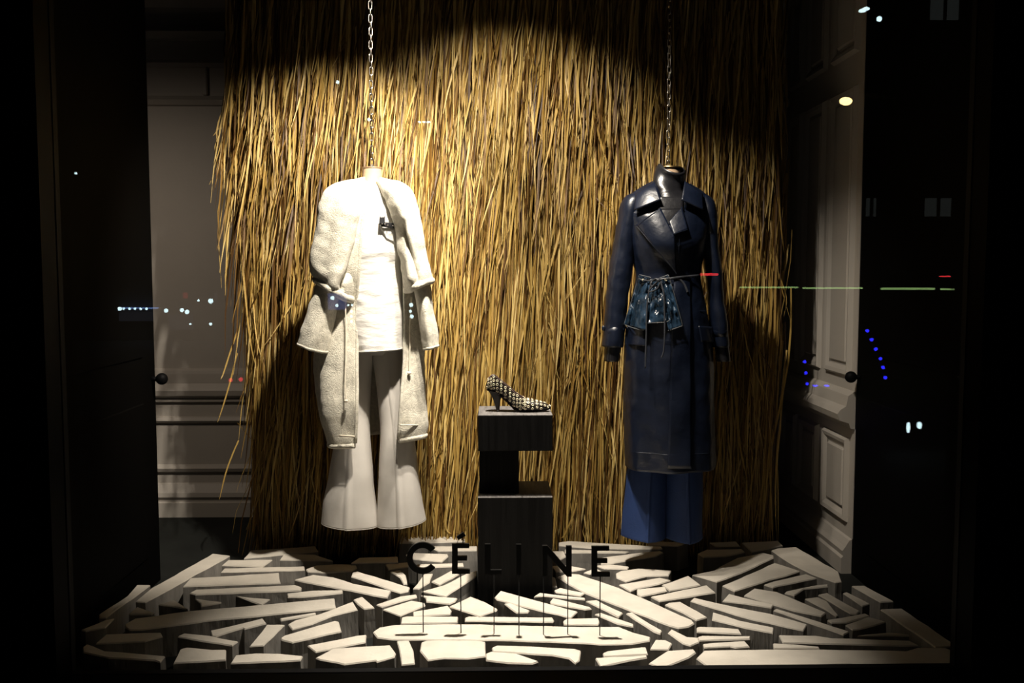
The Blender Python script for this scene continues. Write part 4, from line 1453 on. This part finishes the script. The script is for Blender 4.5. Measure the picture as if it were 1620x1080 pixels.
strip('light_strip', 1170, 1262, 454.5, 16, .014, 'green_streak', 'green light streak mirrored across the right edge of the thatch')  # solid green strips stand in for the streak of a passing tram light
strip('light_strip', 1270, 1364, 455.5, 16, .014, 'green_streak', 'green light streak mirrored across the cream side wall')
strip('light_strip', 1394, 1478, 456.5, 16, .018, 'green_streak', 'green light streak mirrored across the right black door')
strip('light_strip', 1488, 1535, 457.5, 16, .014, 'green_streak', 'short green light streak mirrored at the far right')
strip('light_strip', 1108, 1136, 434, 16, .020, 'red_tube', 'red light tube mirrored on the navy coat sleeve')
strip('light_strip', 1487, 1503, 437, 16, .012, 'red_tube', 'tiny red light tube mirrored at the far right')

# opposite facade with lit windows
fy = street(1400, 300, 24).y
fb_ = empty('street_building', (4.0, fy, -.3))
tag(fb_, 'dark building across the street mirrored at the right with dim lit windows', 'building')
a, b = street(1150, 700, 24), street(1620, -60, 24)
box('wall', min(a.x, b.x), max(a.x, b.x), fy - .4, fy - .1, -.3, max(a.z, b.z) + 2, M['street'], fb_)
for x0, x1, y0, y1 in ((1465, 1507, 313, 342), (1372, 1388, 313, 342), (1474, 1520, -20, 30), (1545, 1560, 313, 342)):
    p0, p1 = street(x0, y1, 24), street(x1, y0, 24)
    w_ = box('window', p0.x, p1.x, fy - .12, fy - .06, p0.z, p1.z, M['win_lit'], fb_)
    box('window_bar', (p0.x + p1.x) / 2 - .04, (p0.x + p1.x) / 2 + .04, fy - .1, fy - .03, p0.z, p1.z, M['street'], w_)

# lit shop front mirrored at the left
sy_ = street(260, 490, 24).y
sb = empty('street_shop', (street(260, 490, 24).x, sy_, -.3))
tag(sb, 'lit shop front across the street mirrored over the left wall', 'building')
a, b = street(60, 700, 24), street(470, 120, 24)
box('wall', a.x, b.x, sy_ - .5, sy_ - .2, -.3, b.z, M['street'], sb)


def shop_box(name, x0, x1, y0, y1, m_):
    p0, p1 = street(x0, y1, 24), street(x1, y0, 24)
    return box(name, p0.x, p1.x, sy_ - .25, sy_ - .08, p0.z, p1.z, M[m_], sb)


shop_box('sign_strip', 186, 246, 486.5, 488.5, 'shop_blue')
shop_box('shop_window', 186, 240, 494, 508, 'facade_lit')
shop_box('shop_window', 266, 302, 497, 522, 'facade_lit')
shop_box('shop_window', 338, 340, 462, 478, 'facade_lit')
shop_box('sign_panel', 288, 293, 463, 472, 'red_dim')
shop_box('sign_panel', 518, 546, 464, 490, 'sign_blue')
for x, y, r_ in ((192, 488, .05), (198, 488, .03), (207, 488, .03), (216, 488, .03), (225, 488, .03), (234, 488, .03), (265, 491, .05), (290, 490, .05), (298, 493, .055), (316, 475, .03), (335, 476, .06), (335, 512, .04), (303, 512, .025), (100, 433, .03), (348, 632, .035), (527, 471, .05), (534, 483, .04), (552, 482, .03), (558, 482, .03), (557, 492, .03), (557, 500, .03), (557, 508, .03), (651, 482, .05), (650, 492, .04), (652, 500, .05), (676, 476, .04)):
    ball('bulb', street(x, y, 24) + Vector((0, .1, 0)), r_, M['led_white'], sb)
